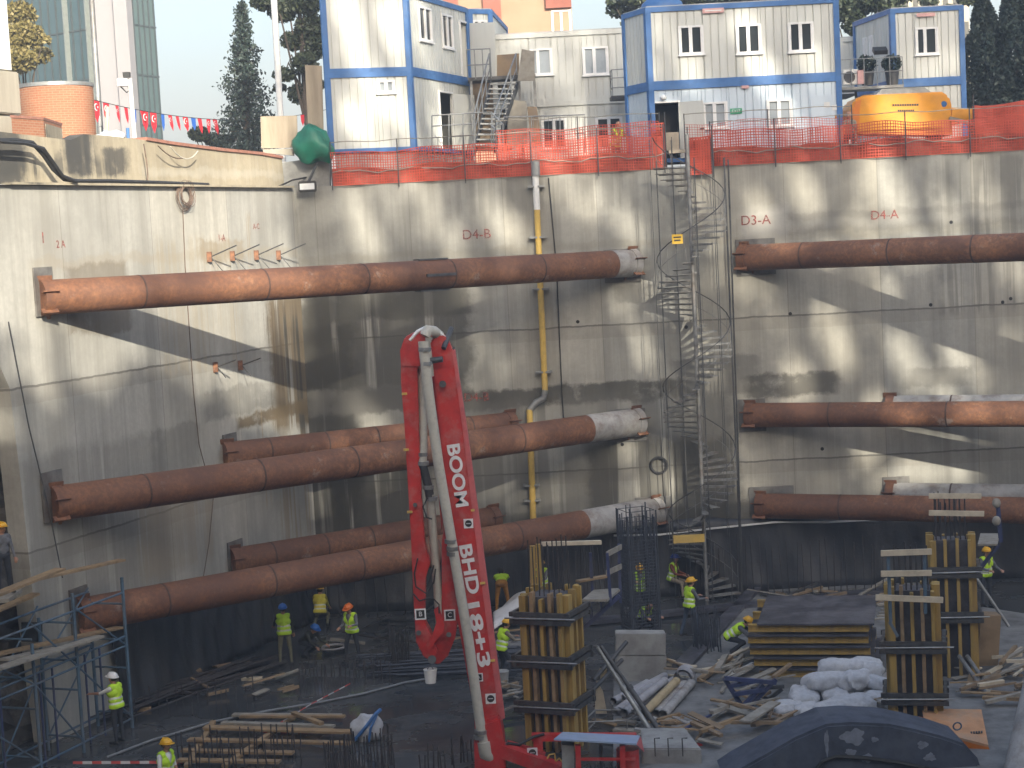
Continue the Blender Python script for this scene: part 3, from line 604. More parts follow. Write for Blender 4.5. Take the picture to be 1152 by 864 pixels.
def window(f, x0, x1, z0, z1, parent, mull=.5, glass=None, name='window', opened=False):
    o = MB(); f.box(o, x0, x1, z1 - .07, z1, -.05, .05); f.box(o, x0, x1, z0, z0 + .07, -.05, .05); f.box(o, x0, x0 + .07, z0 + .07, z1 - .07, -.05, .05); f.box(o, x1 - .07, x1, z0 + .07, z1 - .07, -.05, .05)
    c = x0 + (x1 - x0) * mull; f.box(o, c - .06, c + .06, z0 + .07, z1 - .07, -.045, .045)
    f.box(o, x0 + .07, x0 + .11, z0 + .07, z1 - .07, -.04, .03); f.box(o, x1 - .11, x1 - .07, z0 + .07, z1 - .07, -.04, .03)
    fr = o.build(name, M_FRAME, parent)
    for a, b in ((x0 + .11, c - .06), (c + .06, x1 - .11)):
        m = MB(); f.box(m, a, b, z0 + .07, z1 - .07, -.03, -.015); m.build('pane', glass or M_GLASS, fr)
    m = MB(); f.box(m, x0 - .04, x1 + .04, z0 - .05, z0 - .003, -.03, .09); m.build('sill', M_FRAME, fr)
    return fr
def cabin(foot, z0, h, label, wallmat=None, sides=(0,), wins={}, frame=None, doors={}, back=True, postw=.14, rail=.17):
    """prefab cabin on four footprint corners (front left, front right, back right, back left)"""
    wallmat = wallmat or M_PANEL; frame = frame or M_BLUE
    c = sum((V((*p, 0)) for p in foot), V()) / 4; o = thing('site_cabin', V((c.x, c.y, z0)), label, 'site cabin', 'stacked prefab site cabins')
    fr = MB()
    for i in range(4):
        f = Face(foot[i], foot[(i + 1) % 4], z0); k = f.w
        holes = [w_[:4] for w_ in wins.get(i, [])] + [d_[:4] for d_ in doors.get(i, [])]
        corrugated(f, h, o, wallmat, holes=holes)
        f.box(fr, 0, k, h - rail, h, .003, .05); f.box(fr, 0, k, 0, rail * .8, .003, .05); f.box(fr, -.04, postw, 0, h, .006, .056); f.box(fr, k - postw, k + .04, 0, h, .006, .056)
        for w_ in wins.get(i, []): window(f, *w_[:4], o, *(w_[4:] or ()))
        for (u0, u1, a, b, kind) in doors.get(i, []):
            d = MB(); f.box(d, u0 - .06, u0, a, b + .06, -.02, .05); f.box(d, u1, u1 + .06, a, b + .06, -.02, .05); f.box(d, u0, u1, b, b + .06, -.02, .05); dd = d.build('door_frame', M_FRAME, o)
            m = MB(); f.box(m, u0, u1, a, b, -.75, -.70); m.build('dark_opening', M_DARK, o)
            if kind == 'open':
                hinge = f.p(u1, (a + b) / 2, .03); dirv = (f.x * .96 + f.n * .3).normalized(); m = MB(); m.bar(hinge - Z_ * 0, hinge + dirv * (u1 - u0), .05, b - a); dl = m.build('door_leaf', M_PANEL, o)
                m = MB(); m.box(hinge + dirv * (u1 - u0) * .9 + f.n * .07, (.12, .06, .04), f.R); m.build('handle', M_DSTEEL, dl)
    fr.build('frame', frame, o)
    m = MB(); top = [V((*p, z0 + h)) for p in foot]; m.prism([p - Z_ * .03 for p in top], (0, 0, .07)); m.build('roof', M_ROOF, o)
    m = MB(); m.prism([V((*p, z0 - .02)) for p in foot], (0, 0, .08)); m.build('floor', M_DSTEEL, o)
    return o
xy = lambda p: (p.x, p.y)
# left stack
la, lb_, lc = xy(P(369, 125, 59.75)), xy(P(464, 125, 60.5)), xy(P(529, 100, 66.0))
lf = [la, lb_, lc, (la[0] + lc[0] - lb_[0], la[1] + lc[1] - lb_[1])]
z0 = P(369, 173, 59.7).z; HL = 2.66
fF, fS = Face(la, lb_, z0), Face(lb_, lc, z0)
u0, v0 = fF.px(424, 105); u1, v1 = fF.px(444, 90)
sd0 = fS.px(497, 166); sd1 = fS.px(505, 104); sw = [fS.px(472, 45), fS.px(484, 10), fS.px(498, 53), fS.px(508, 18)]
cabin(lf, z0, HL, 'lower off white cabin of the left stack with a small high vent window', wins={0: [(u0, u1, v0, v1, .5, M_BLIND)]}, doors={1: [(sd0[0], sd1[0] + .25, .12, 2.1, 'open')]})
dtop = fS.px(521, 88)
cabin(lf, z0 + HL, HL, 'upper off white cabin of the left stack cut by the top of the picture', wins={1: [(sw[0][0], sw[1][0], sw[0][1] - HL, sw[1][1] - HL), (sw[2][0], sw[3][0], sw[2][1] - HL, sw[3][1] - HL)]}, doors={1: [(5.05, 5.7, .1, 2.1, 'none')]})
m = MB(); m.prism([V((*p, ZT)) for p in [(la[0] + .15, la[1] + .1), (lb_[0] - .1, lb_[1] + .1), lc, lf[3]]], (0, 0, z0 - ZT - .025))
tag(m.build('cabin_plinth', M_CONC), 'concrete plinth under the left cabin stack behind the orange net', 'plinth')
# small blue topped cabin behind the left stack
q0, q1 = P(529, 50, 67.2), P(554, 50, 67.6); qf = [xy(q0), xy(q1), (q1.x + .6, q1.y + 6), (q0.x + .6, q0.y + 6)]
cabin(qf, P(540, 90, 67).z, (P(540, 9, 67).z - P(540, 90, 67).z), 'narrow cabin end with blue roof edge behind the open upper door', wins={0: [(.12, .72, 1.9, 2.25, .5)]})
# open upper door leaf seen edge on beside it
m = MB(); a = P(528, 60, 66.4); b = P(556, 60, 65.9); m.bar(V((a.x, a.y, 18.0)), V((b.x, b.y, 18.0)), .05, 2.1); 
dq = m; dz_ = P(541, 57, 66).z
m = MB(); m.prism([P(528, 26, 66.4), P(557, 25, 66), P(557, 89, 66), P(530, 89, 66.4)], (.0, .06, 0)); tag(m.build('door_leaf', M_PANEL), 'wide open cabin door at the top of the outside stairs', 'door')
# middle stack
ma, mbp = xy(P(556, 100, 66.6)), xy(P(712, 100, 66.6)); mf = [ma, mbp, (mbp[0], mbp[1] + 3), (ma[0], ma[1] + 3)]
f = Face(ma, mbp, 14.45); w1 = [f.px(597, 85), f.px(621, 54), f.px(656, 85), f.px(684, 52), f.px(610, 168), f.px(637, 133), f.px(671, 168), f.px(700, 131)]
HM = 2.7
cabin(mf, 14.45, HM, 'lower grey white cabin in the middle behind the stairs', frame=M_PANEL, wins={0: [(w1[4][0], w1[5][0], w1[4][1], w1[5][1], .5), (w1[6][0], w1[7][0], w1[6][1], w1[7][1], .5)]})
cabin(mf, 14.45 + HM, 2.55, 'upper grey white cabin in the middle with two white windows', frame=M_PANEL, wins={0: [(w1[0][0], w1[1][0], w1[0][1] - HM, w1[1][1] - HM, .35, M_BLIND), (w1[2][0], w1[3][0], w1[2][1] - HM, w1[3][1] - HM, .45, M_BLIND)]})
# right stack
ra, rb = xy(P(731, 100, 61)), xy(P(945, 100, 61)); rd = xy(P(704.5, 100, 62.7))
rf = [ra, rb, (rb[0] + .5, rb[1] + 2.6), (rd[0] + .2, rd[1] + .6)]; rf = [ra, rb, (rb[0], rb[1] + 2.6), rd]
f = Face(ra, rb, 14.5); HR = 2.62; ww = []
for (x0, x1, y0, y1) in ((764, 791, 62, 28), (828.5, 856, 61, 26.5), (887, 915, 59, 24)):
    a, b = f.px(x0, y0), f.px(x1, y1); ww.append((a[0], b[0], a[1] - HR, b[1] - HR, .48))
w2 = []
for (x0, x1, y0, y1) in ((791, 818, 145, 114), (863, 891, 143, 111)):
    a, b = f.px(x0, y0), f.px(x1, y1); w2.append((a[0], b[0], a[1], b[1], .48, M_BLIND))
da_, db_ = f.px(737, 165), f.px(763, 115)
low = cabin(rf, 14.5, HR, 'lower pale blue cabin of the right stack with an open dark doorway', M_PANELB, wins={0: w2}, doors={0: [(da_[0], db_[0], .12, db_[1], 'open')]})
upp = cabin(rf, 14.5 + HR, HR, 'upper off white cabin of the right stack with three white windows', wins={0: ww})
m = MB(); u, z = f.px(802, 12.5); f.box(m, u - .36, u + .36, z - .07, z + .09, .06, .09); sg = m.build('pink_sign', M_SIGNP, upp)
m = MB(); f.box(m, u - .28, u + .28, z - .01, z + .03, .092, .096); m.build('sign_bar', M_WHITE, sg)
u, z = f.px(828, 125); m = MB(); f.box(m, u - .2, u + .2, z - .09, z + .09, .02, .04); sg = m.build('exit_sign', M_SIGNG, low)
text('EXIT', .15, f.p(u, z, .045), f.x, Z_, M_LETTER, sg, 'lettering', .003)
u, z = f.px(746, 110); MB().ball(f.p(u, z, .12), (.11, .11, .1)).build('bulkhead_lamp', M_LAMP, low, True)
u, z = f.px(838, 98); m = MB(); f.box(m, u - .12, u + .12, z - .05, z + .05, .05, .09); m.build('nameplate', M_SIGNP, low)
a, b = f.px(913, 150), f.px(938, 106); m = MB(); f.box(m, a[0], b[0], .3, b[1], .012, .04); pnl = m.build('access_door', M_PANELB, low)
for px_, py_ in ((930, 118), (939, 121)):
    u, z = f.px(px_, py_); m = MB(); f.box(m, u - .1, u + .1, z - .09, z + .09, .042, .05); m.build('notice', M_WHITE, pnl)
# blue water tank on the roof
tp = P(745, 11, 62.2); wt = thing('water_tank', V((tp.x, tp.y, 14.5 + 2 * HR)), 'blue domed water tank lid on the right cabin roof', 'tank')
MB().ball(V((tp.x, tp.y, 14.5 + 2 * HR + .1)), (.75, .75, .42), 20, 8).build('dome', M_BLUE, wt, True)
# far right stack
fa, fb, fd = xy(P(1004, 60, 66.5)), xy(P(1084, 60, 66.5)), xy(P(962, 60, 70.5))
ff = [fa, fb, (fb[0], fb[1] + 3), fd]; f = Face(fa, fb, 14.45); HF = 2.72; a, b = f.px(1030, 62), f.px(1055, 30)
cabin(ff, 14.45, HF, 'lower cabin of the far right stack mostly behind the orange machine')
s = Face(fd, fa, 14.45)
fu = cabin(ff, 14.45 + HF, HF, 'upper cabin of the far right stack with one white window', wins={0: [(a[0], b[0], a[1] - HF, b[1] - HF, .42)], 3: [(1.0, 1.45, .75, 2.0, .5), (1.7, 2.1, .75, 2.0, .5)]})
u, z = f.px(1041, 17); m = MB(); f.box(m, u - .34, u + .34, z - .06, z + .07, .06, .09); m.build('pink_sign', M_SIGNP, fu)
ga, gb = xy(P(945, 60, 71)), xy(P(966, 60, 71)); cabin([ga, gb, (gb[0], gb[1] + 3), (ga[0], ga[1] + 3)], 14.45 + HF, 2.2, 'plain white cabin end in the gap between the two right stacks', frame=M_PANEL)
# walkway between the stacks with railing, AC unit and plants
wy = 65.5; a, b = P(944, 98, wy), P(1016, 97, wy); zz = P(975, 97, wy).z
wk = thing('walkway', V((a.x, wy, zz)), 'steel walkway with thin railing in front of the far right cabin', 'walkway')
MB().box(V(((a.x + b.x) / 2, wy + .5, zz - .06)), (b.x - a.x, 1.3, .1)).build('deck', M_STEEL, wk)
m = MB(); 
for i in range(6): x = lerp(a.x, b.x, i / 5); m.tube([(x, wy, zz), (x, wy, zz + 1.0)], .018, 6)
for h in (.5, 1.0): m.tube([(a.x, wy, zz + h), (b.x, wy, zz + h)], .018, 6)
m.build('railing', M_STEEL, wk)
for i in range(4): x = lerp(a.x, b.x, i / 3); MB().bar((x, wy + .9, ZT), (x, wy + .9, zz - .1), .08).build('support_post', M_DSTEEL, wk)
ac = thing('air_conditioner', P(955, 95, wy + .2), 'white air conditioning unit standing on the walkway', 'air conditioner')
c = P(956, 87, wy + .2); MB().box(c, (.55, .3, .55)).build('casing', M_WHITE, ac, bevel=.02); m = MB(); m.ring(c + V((-.04, -.16, 0)), Y_, .19, .02); m.tube([c + V((-.04, -.15, 0)), c + V((-.04, -.165, 0))], .18, 18); m.build('fan_grille', M_DSTEEL, ac)
MB().box(P(967.5, 87, wy + .1), (.22, .25, .5)).build('pink_panel', M_SIGNP, ac)
def leaves(mb, pts, size, drop=.0, asp=.6):
    for p in pts:
        d = V(rng.normal(size=3)).normalized(); e = V(rng.normal(size=3)); e = (e - d * e.dot(d)).normalized(); s = size * random.uniform(.6, 1.3)
        d = (d - Z_ * drop).normalized(); e = (e - d * e.dot(d)).normalized()
        mb.add([p - d * s, p + e * s * asp, p + d * s, p - e * s * asp], [(0, 1, 2, 3)])
def inball(c, r, n, hollow=.5):
    o = []
    for _ in range(n):
        d = V(rng.normal(size=3)).normalized() * (hollow + (1 - hollow) * random.random()) ** .7
        o.append(V(c) + V((d.x * r[0], d.y * r[1], d.z * r[2])))
    return o
for (x, lab) in ((976, 'round potted shrub on the walkway next to the air conditioner'), (1004, 'round potted shrub on the walkway by the blue corner post')):
    c = P(x, 96, wy + .35); o = thing('potted_plant', c, lab, 'plant', 'potted shrubs on the walkway')
    m = MB(); m.tube([c, c + Z_ * .5], .2, 14, r2=.26); m.build('pot', M_DSTEEL, o, True); m = MB(); leaves(m, inball(c + Z_ * .78, (.36, .36, .34), 420), .07); m.build('foliage', M_LEAFD, o)
fl = thing('flood_light', P(990, 60, 66.3), 'black flood light fixed beside the far right cabin corner', 'lamp')
c = P(990, 57, 66.2); MB().box(c, (.5, .35, .16), Matrix.Rotation(.5, 3, 'X')).build('housing', M_BLACK, fl); MB().bar(c, c + V((.3, .9, .2)), .05).build('bracket', M_DSTEEL, fl)

# ---- outside stairs and landing between left and middle stacks
sw_ = 63.2; s0 = thing('metal_stairs', P(565, 165, sw_), 'grey metal outside stairs leading up to the open cabin door', 'stairs')
# flight goes up away from the pit to a landing
bl, br_ = P(534, 166, 61.4), P(556, 166, 61.4); tl, tr = P(552, 92, 64.6), P(582, 92, 64.6)
n = 13
for i in range(n):
    t = (i + .5) / n; a = lerp(bl, tl, t); b = lerp(br_, tr, t); MB().bar(a, b, .27, .05).build('tread', M_STEEL, s0)
for a, b in ((bl, tl), (br_, tr)):
    m = MB(); m.bar(a - Z_ * .1, b - Z_ * .1, .06, .24); m.build('stringer', M_DSTEEL, s0)
    m = MB()
    for k in range(5): q = lerp(a, b, k / 4); m.tube([q, q + Z_ * 1.0], .024, 6)
    m.tube([a + Z_ * 1.0, b + Z_ * 1.0], .03, 6); m.tube([a + Z_ * .5, b + Z_ * .5], .022, 6); m.build('handrail', M_STEEL, s0)
la0, la1 = P(527, 90, 65.5), P(602, 90, 65.5); zz = (la0.z + la1.z) / 2
MB().box(V(((la0.x + la1.x) / 2, 65.1, zz)), (la1.x - la0.x, 1.2, .12)).build('landing', M_DSTEEL, s0)
for x in (la0.x + .1, la1.x - .6, la1.x - .05): MB().bar((x, 64.6, ZT), (x, 64.6, zz), .09).build('landing_post', M_STEEL, s0)
m = MB()
for i in range(4): x = lerp(la0.x, P(553, 90, 64.5).x, i / 3); m.tube([(x, 64.5, zz), (x, 64.5, zz + 1.05)], .022, 6)
for h in (.5, 1.05): m.tube([(la0.x, 64.5, zz + h), (P(553, 90, 64.5).x, 64.5, zz + h)], .024, 6)
m.build('landing_rail', M_STEEL, s0)
def board(pts, th, mat, lab, name='plywood_board'):
    m = MB(); m.prism(pts, (0, th, 0)); return tag(m.build(name, mat), lab, 'board')
board([P(559, 88, 64.6), P(584, 86, 64.6), P(584, 60, 64.6), P(559, 62, 64.6)], .03, M_PLYB, 'brown plywood board fixed on the landing behind the handrail')
board([P(582, 91, 63.9), P(602, 91, 63.9), P(601, 58, 63.9), P(587, 55, 63.9)], .03, M_WOODG, 'grey weathered plywood board tilted on the landing corner')
board([P(593, 120, 63.4), P(604, 120, 63.4), P(610, 164, 62.9), P(598, 165, 62.9)], .03, M_PLYB, 'dark brown board leaning at the foot of the stairs')
board([P(572, 112, 63.9), P(592, 114, 63.9), P(594, 165, 63.9), P(570, 165, 63.9)], .03, M_WOODG, 'grey board closing the space under the stairs')
board([P(526, 93, 66.6), P(575, 93, 66.6), P(575, 170, 66.6), P(526, 170, 66.6)], .03, M_PLYB, 'brown boarding closing the gap behind the outside stairs')
# front railing of the stair yard
fr = thing('guard_railing', P(520, 165, 61.0), 'pale tubular guard railing in front of the open lower door', 'railing')
m = MB()
for x in (486, 505, 521, 534): m.tube([P(x, 168, 61), P(x, 128 if x > 500 else 130, 61)], .025, 6)
for y in (128, 140, 153): m.tube([P(486, y + 2, 61), P(536, y - 1, 61)], .024, 6)
m.tube([P(553, 127, 61), P(566, 140, 60.6), P(566, 166, 60.6)], .03, 6); m.tube([P(534, 127, 61), P(553, 126, 61), P(553, 166, 61)], .03, 6); m.tube([P(553, 141, 61), P(562, 150, 60.8), P(562, 166, 60.8)], .03, 6)
m.build('tubes', M_STEEL, fr)
rl = thing('guard_railing', P(630, 165, 60.6), 'thin wire mesh railing in front of the middle cabin windows', 'railing')
m = MB()
for x in (598, 630, 658): m.tube([P(x, 172, 60.4), P(x, 131, 60.4)], .022, 6)
m.tube([P(566, 132, 60.4), P(658, 129, 60.4)], .022, 6); m.tube([P(598, 152, 60.4), P(658, 150, 60.4)], .018, 6)
for i in range(14): m.tube([P(600 + i * 4.3, 170, 60.4), P(600 + i * 4.3, 131, 60.4)], .006, 4)
m.build('tubes', M_STEEL, rl)
bk = thing('balcony_railing', P(698, 108, 64.3), 'small grey balcony with railing between the middle and right cabins', 'railing')
a = P(690, 110, 65.2); MB().box(V((a.x + .3, 65.6, a.z)), (.75, 1.2, .12)).build('deck', M_DSTEEL, bk)
m = MB()
for dx, dy in ((0, 0), (.6, 0), (0, .9)): m.tube([V((a.x + dx - .02, 65.1 + dy, a.z)), V((a.x + dx - .02, 65.1 + dy, a.z + 1.0))], .02, 6)
for h in (.35, .7, 1.0): m.tube([V((a.x - .02, 66.0, a.z + h)), V((a.x - .02, 65.1, a.z + h)), V((a.x + .6, 65.1, a.z + h))], .02, 6)
m.build('railing', M_STEEL, bk); MB().bar((a.x + .5, 65.3, ZT), (a.x + .5, 65.3, a.z), .09).build('support_post', M_DSTEEL, bk)

# ---- orange safety nets along the pit edge
def net(xa, xb, y, hz, label, dense=1.0, backing=.6, wire=True, zb=ZT, wob=.05, group='orange safety nets along the pit edge', pitch=.085, post=2.1):
    A, Bp = P(xa, 190, y), P(xb, 190, y); A = V((A.x, y, zb)); Bp = V((Bp.x, y, zb)); o = thing('safety_net', (A + Bp) / 2, label, 'safety net', group)
    Ln = (Bp - A).length; ph = [random.uniform(0, 6) for _ in range(8)]
    hf = lambda s: hz + wob * (sin(s * 1.3 + ph[0]) + .6 * sin(s * 3.1 + ph[1]))
    of = lambda s, v: .06 * sin(s * 2.2 + ph[2] + v) + .04 * sin(s * 5 + ph[3] + 3 * v)
    pt = lambda s, v: V((A.x + s, y + of(s, v), zb + v * hf(s)))
    m = MB(); n = int(Ln / pitch)
    for i in range(n + 1):
        s = min(Ln, i * pitch + random.uniform(-.012, .012)); w_ = .017 * dense * random.uniform(.7, 1.3)
        for k in range(4): a, b = pt(s, k / 4), pt(s, (k + 1) / 4); m.add([a - X_ * w_, a + X_ * w_, b + X_ * w_, b - X_ * w_], [(0, 1, 2, 3)])
    rows = int(hz / pitch); N = int(Ln / .3)
    for j in range(rows + 1):
        v = j / rows; hh = .016 * dense
        for i in range(N): a, b = pt(Ln * i / N, v), pt(Ln * (i + 1) / N, v); m.add([a - Z_ * hh - Y_ * .004, b - Z_ * hh - Y_ * .004, b + Z_ * hh - Y_ * .004, a + Z_ * hh - Y_ * .004], [(0, 1, 2, 3)])
    m.build('mesh', M_ORANGE, o)
    if backing:
        g = [[pt(Ln * i / N, v * backing) + Y_ * (.1 + .03 * sin(i * 1.7)) + Z_ * (.05 * sin(i * .7) * v) for v in (0, .5, 1)] for i in range(N + 1)]
        MB().sheet(g).build('folded_layer', M_ORANGE2, o, solid=.006)
    m = MB(); k = max(1, int(Ln / post))
    for i in range(k + 1):
        q = pt(Ln * i / k, 0) - Y_ * .05; MB().tube([q - Z_ * .15, q + Z_ * (hz + .35)], .022, 6).build('post', M_DSTEEL, o)
    if wire:
        m = MB(); m.tube([pt(Ln * i / N, 0) - Y_ * .04 + Z_ * (hz + .32 + .02 * sin(i)) for i in range(N + 1)], .014, 5); m.tube([pt(Ln * i / N, 0) - Y_ * .04 + Z_ * (.42 + .05 * sin(i * .9) + .03 * sin(i * 2.3)) for i in range(N + 1)], .016, 5)
        m.build('rope', M_WOODG, o)
    return o
net(373, 748, 59.0, 1.08, 'long orange safety net between the left cabins and the spiral stair', .85, .5)
net(800, 1165, 59.0, 1.1, 'long orange safety net right of the spiral stair', .85, .5)
net(560, 744, 59.9, 1.55, 'taller orange net standing behind the middle of the long left net', .7, .0)
net(772, 960, 59.75, 1.45, 'thin see through orange net in front of the pale blue cabin', .45, 0)
net(775, 802, 58.75, 1.2, 'bright folded orange net bundle at the head of the spiral stair', 1.5, .9, zb=ZT - .25, wire=False, post=.5)
net(735, 750, 59.3, 1.5, 'narrow orange net strip left of the stair opening', 1.3, .8, wire=False, post=.4)
net(1097, 1175, 60.6, 1.62, 'bright orange net sheet at the right edge of the picture', 1.6, 1.0, wire=False)
m = MB(); a, b = P(752, 171, 59.2), P(772, 170, 59.2); m.box((a + b) / 2, (b.x - a.x, .3, .1)); tag(m.build('entry_step', M_WOODP), 'pale wooden step at the open doorway above the stair', 'step')
m = MB(); a, b = P(749, 163, 60.6), P(764, 163, 60.6); m.box((a + b) / 2 + Z_ * .12, (b.x - a.x, .08, .6)); tag(m.build('low_board', M_WOODP), 'pale board standing across the dark doorway', 'board')

# ---- yellow concrete pump trailer
pm = thing('concrete_pump', P(1015, 150, 61.5), 'orange yellow concrete pump trailer standing behind the orange net', 'pump')
YM = 61.2
def ol(pts, y): return [P(a, b, y) for a, b in pts]
m = MB(); m.prism(ol([(958, 150), (957, 122), (961, 112), (972, 107), (1060, 103), (1068, 108), (1071, 118), (1071, 146)], YM), (0, 1.7, 0)); m.build('hood', M_MACH, pm, bevel=.08)
m = MB(); m.prism(ol([(985, 107), (992, 100), (1040, 98), (1048, 104)], YM + .25), (0, 1.2, 0)); m.build('roof_hatch', M_STEEL, pm)
m = MB(); m.prism(ol([(960, 148), (959, 123), (963, 114), (969, 112), (967, 125), (967, 148)], YM - .02), (0, .015, 0)); m.build('painted_side_shadow', M_OBOX2, pm)  # thin darker sheet laid on the hood end as painted shade
m = MB(); m.prism(ol([(1071, 140), (1071, 121), (1095, 122), (1109, 126), (1085, 138)], YM + .1), (0, 1.4, 0)); m.build('hopper', M_MACH, pm)
m = MB(); m.bar(P(1068, 133, YM - .2), P(1093, 139, YM - .3), .25, .12); m.bar(P(1093, 139, YM - .3), P(1160, 165, YM - .6), .2, .1); m.build('drawbar', M_WOODG, pm)
m = MB(); m.prism(ol([(925, 150), (926, 141), (1071, 139), (1071, 152)], YM + .1), (0, 1.4, 0)); m.build('chassis', M_OBOX2, pm)
for x, h in ((929, 121), (939, 128)):
    m = MB(); m.tube([P(x, 146, YM - .1), P(x, h + 6, YM - .1)], .07, 8); m.ball(P(x, h + 4, YM - .1), (.12, .12, .1)); m.build('valve_post', M_MACH, pm, True)
m = MB()
for (x0, x1, y) in ((1004, 1034, 118.3), (1010, 1029, 124.6)):
    k = 11 if y < 120 else 8
    for i in range(k): a = lerp(x0, x1, i / k); b = a + (x1 - x0) / k * .75; m.prism(ol([(a, y + 1.1 + (x0 - a) * .02), (b, y + 1.1 + (x0 - a) * .02), (b, y - 1.1 + (x0 - a) * .02), (a, y - 1.1 + (x0 - a) * .02)], YM - .012), (0, .01, 0))
m.build('worn_lettering', M_BLACK, pm)
m = MB(); m.tube([P(1062, 117, YM - .02), P(1062, 117, YM + .01)], .1, 16); m.build('round_badge', M_BLUE, pm)
MB().tube([P(945, 158, YM + .3), P(945, 158, YM + .5)], .3, 16).build('wheel', M_BLACK, pm); MB().tube([P(1050, 158, YM + .3), P(1050, 158, YM + .5)], .3, 16).build('wheel', M_BLACK, pm)
cable([P(1030, 104, 62.6), P(1020, 101.5, 62.6), P(1000, 101, 62.6)], .05, 'reddish lath lying on top of the orange machine', M_PINK, 'lath', 'lath')

# ---- things along the left street edge
def at_t(x, y, back): return onplane(x, y, CORN - LN * back, LN)
bt = thing('brick_drum', at_t(66, 160, 4.0), 'round red brick kiosk base with pale metal rim', 'brick structure')
c = at_t(66, 150, 4.3); ctr = V((c.x, c.y, ZT)); rr = 41 * c.y / FPX; zt = P(66, 96, c.y - rr * .6).z
def drum(ctr, r, z0, z1):
    m = MB(); n = 48; vs = []; m.add([V((ctr.x + r * cos(2 * pi * i / n), ctr.y + r * sin(2 * pi * i / n), z)) for z in (z0, z1) for i in range(n)], [(i, (i + 1) % n, n + (i + 1) % n, n + i) for i in range(n)])
    m.add([V((ctr.x + r * .99 * cos(2 * pi * i / n), ctr.y + r * .99 * sin(2 * pi * i / n), z1 - .02)) for i in range(n)], [tuple(range(n))]); return m
def uvbox(o, off=(0, 0, 0)):                              # brick coordinates in metres: around / up
    me = o.data; uv = me.uv_layers.new(name='UVMap')
    for p in me.polygons:
        n = p.normal
        for li in p.loop_indices:
            c = me.vertices[me.loops[li].vertex_index].co
            uv.data[li].uv = ((c.x * -n.y + c.y * n.x) if abs(n.z) < .7 else c.x, c.z if abs(n.z) < .7 else c.y)
ob = drum(ctr, rr, ZT, zt).build('brick_body', M_BRICK, bt)
me = ob.data; uv = me.uv_layers.new(name='UVMap')
for p in me.polygons:
    pc = p.center; pa_ = atan2(pc.y - (ctr.y - bt.location.y), pc.x - (ctr.x - bt.location.x))
    for li in p.loop_indices:
        cc = me.vertices[me.loops[li].vertex_index].co; a = atan2(cc.y - (ctr.y - bt.location.y), cc.x - (ctr.x - bt.location.x))
        while a - pa_ > pi: a -= 2 * pi
        while a - pa_ < -pi: a += 2 * pi
        uv.data[li].uv = (a * rr, cc.z)
m = MB(); m.tube([V((ctr.x, ctr.y, zt - .02)), V((ctr.x, ctr.y, zt + .09))], rr * 1.02, 48); m.build('metal_rim', M_STEEL, bt, True)
q0, q1, q2 = at_t(14, 150, 1.6), at_t(50, 150, 1.6), at_t(70, 150, 2.6); zq = P(45, 135, q1.y).z
bx = thing('brick_cube', q1, 'small square red brick pier in front of the round brick kiosk', 'brick structure')
m = MB(); m.prism([V((p.x, p.y, ZT)) for p in (q0, q1, q2, q0 + q2 - q1)], (0, 0, zq - ZT)); ob = m.build('brick_body', M_BRICK, bx); uvbox(ob)
m = MB(); m.prism([V((p.x, p.y, zq)) + (p - (q0 + q2) / 2) * .04 for p in (q0, q1, q2, q0 + q2 - q1)], (0, 0, .07)); m.build('cap', M_COPING, bx)
m = MB(); nn_ = (q2 - q1).cross(Z_).normalized(); m.prism([lerp(q1, q2, t) * 1.0 * V((1, 1, 0)).to_3d() if False else V((lerp(q1, q2, t).x, lerp(q1, q2, t).y, z)) + nn_ * .01 for t, z in ((.05, ZT + .1), (.95, ZT + .1), (.95, zq - .1), (.05, zq - .1))], nn_ * .02); m.build('plaster_face', M_STONE, bx)
for (xa, xb, ya, yb, lab) in ((-30, 24, 129, 81, 'cream stone clad box at the left edge, upper block'), (-30, 14, 156, 131, 'cream stone clad box at the left edge, lower block')):
    a, b = at_t(xa, 120, 3.0), at_t(xb, 120, 3.0); z1, z0_ = P(xb, ya, b.y).z, P(xb, yb, b.y).z
    m = MB(); m.prism([V((a.x, a.y, min(z0_, z1))), V((b.x, b.y, min(z0_, z1))), V((b.x, b.y, max(z0_, z1))), V((a.x, a.y, max(z0_, z1)))], -LN * 1.5); tag(m.build('stone_block', M_CREAM, bevel=.03), lab, 'stone block')
a, b = at_t(-40, 50, 3.2), at_t(11, 50, 3.2); m = MB(); z1 = P(11, 79, b.y).z; m.prism([V((a.x, a.y, z1)), V((b.x, b.y, z1)), V((b.x, b.y, z1 + 6)), V((a.x, a.y, z1 + 6))], -LN * 1.4); tag(m.build('pale_pillar', M_WHITE), 'pale grey wall strip rising at the top left corner of the picture', 'pillar')
# lamp / camera mast
a = at_t(152, 155, 2.2); ms = thing('camera_mast', V((a.x, a.y, ZT)), 'pale camera mast with white box standing behind the parapet', 'mast'); zt = P(151, 88, a.y).z
m = MB(); m.tube([V((a.x, a.y, ZT)), V((a.x - .04, a.y, zt))], .07, 10); m.build('pole', M_WHITE, ms, True)
MB().box(V((a.x - .22, a.y - .1, zt - .12)), (.3, .3, .22)).build('camera_box', M_WHITE, ms); MB().box(V((a.x - .1, a.y - .1, zt + .1)), (.2, .2, .16)).build('lamp_head', M_BLACK, ms)
MB().tube([V((a.x - .35, a.y, zt - .2)), V((a.x - .15, a.y - .05, zt - .42)), V((a.x, a.y, zt - .3))], .02, 6).build('cable_loop', M_CABLE, ms)
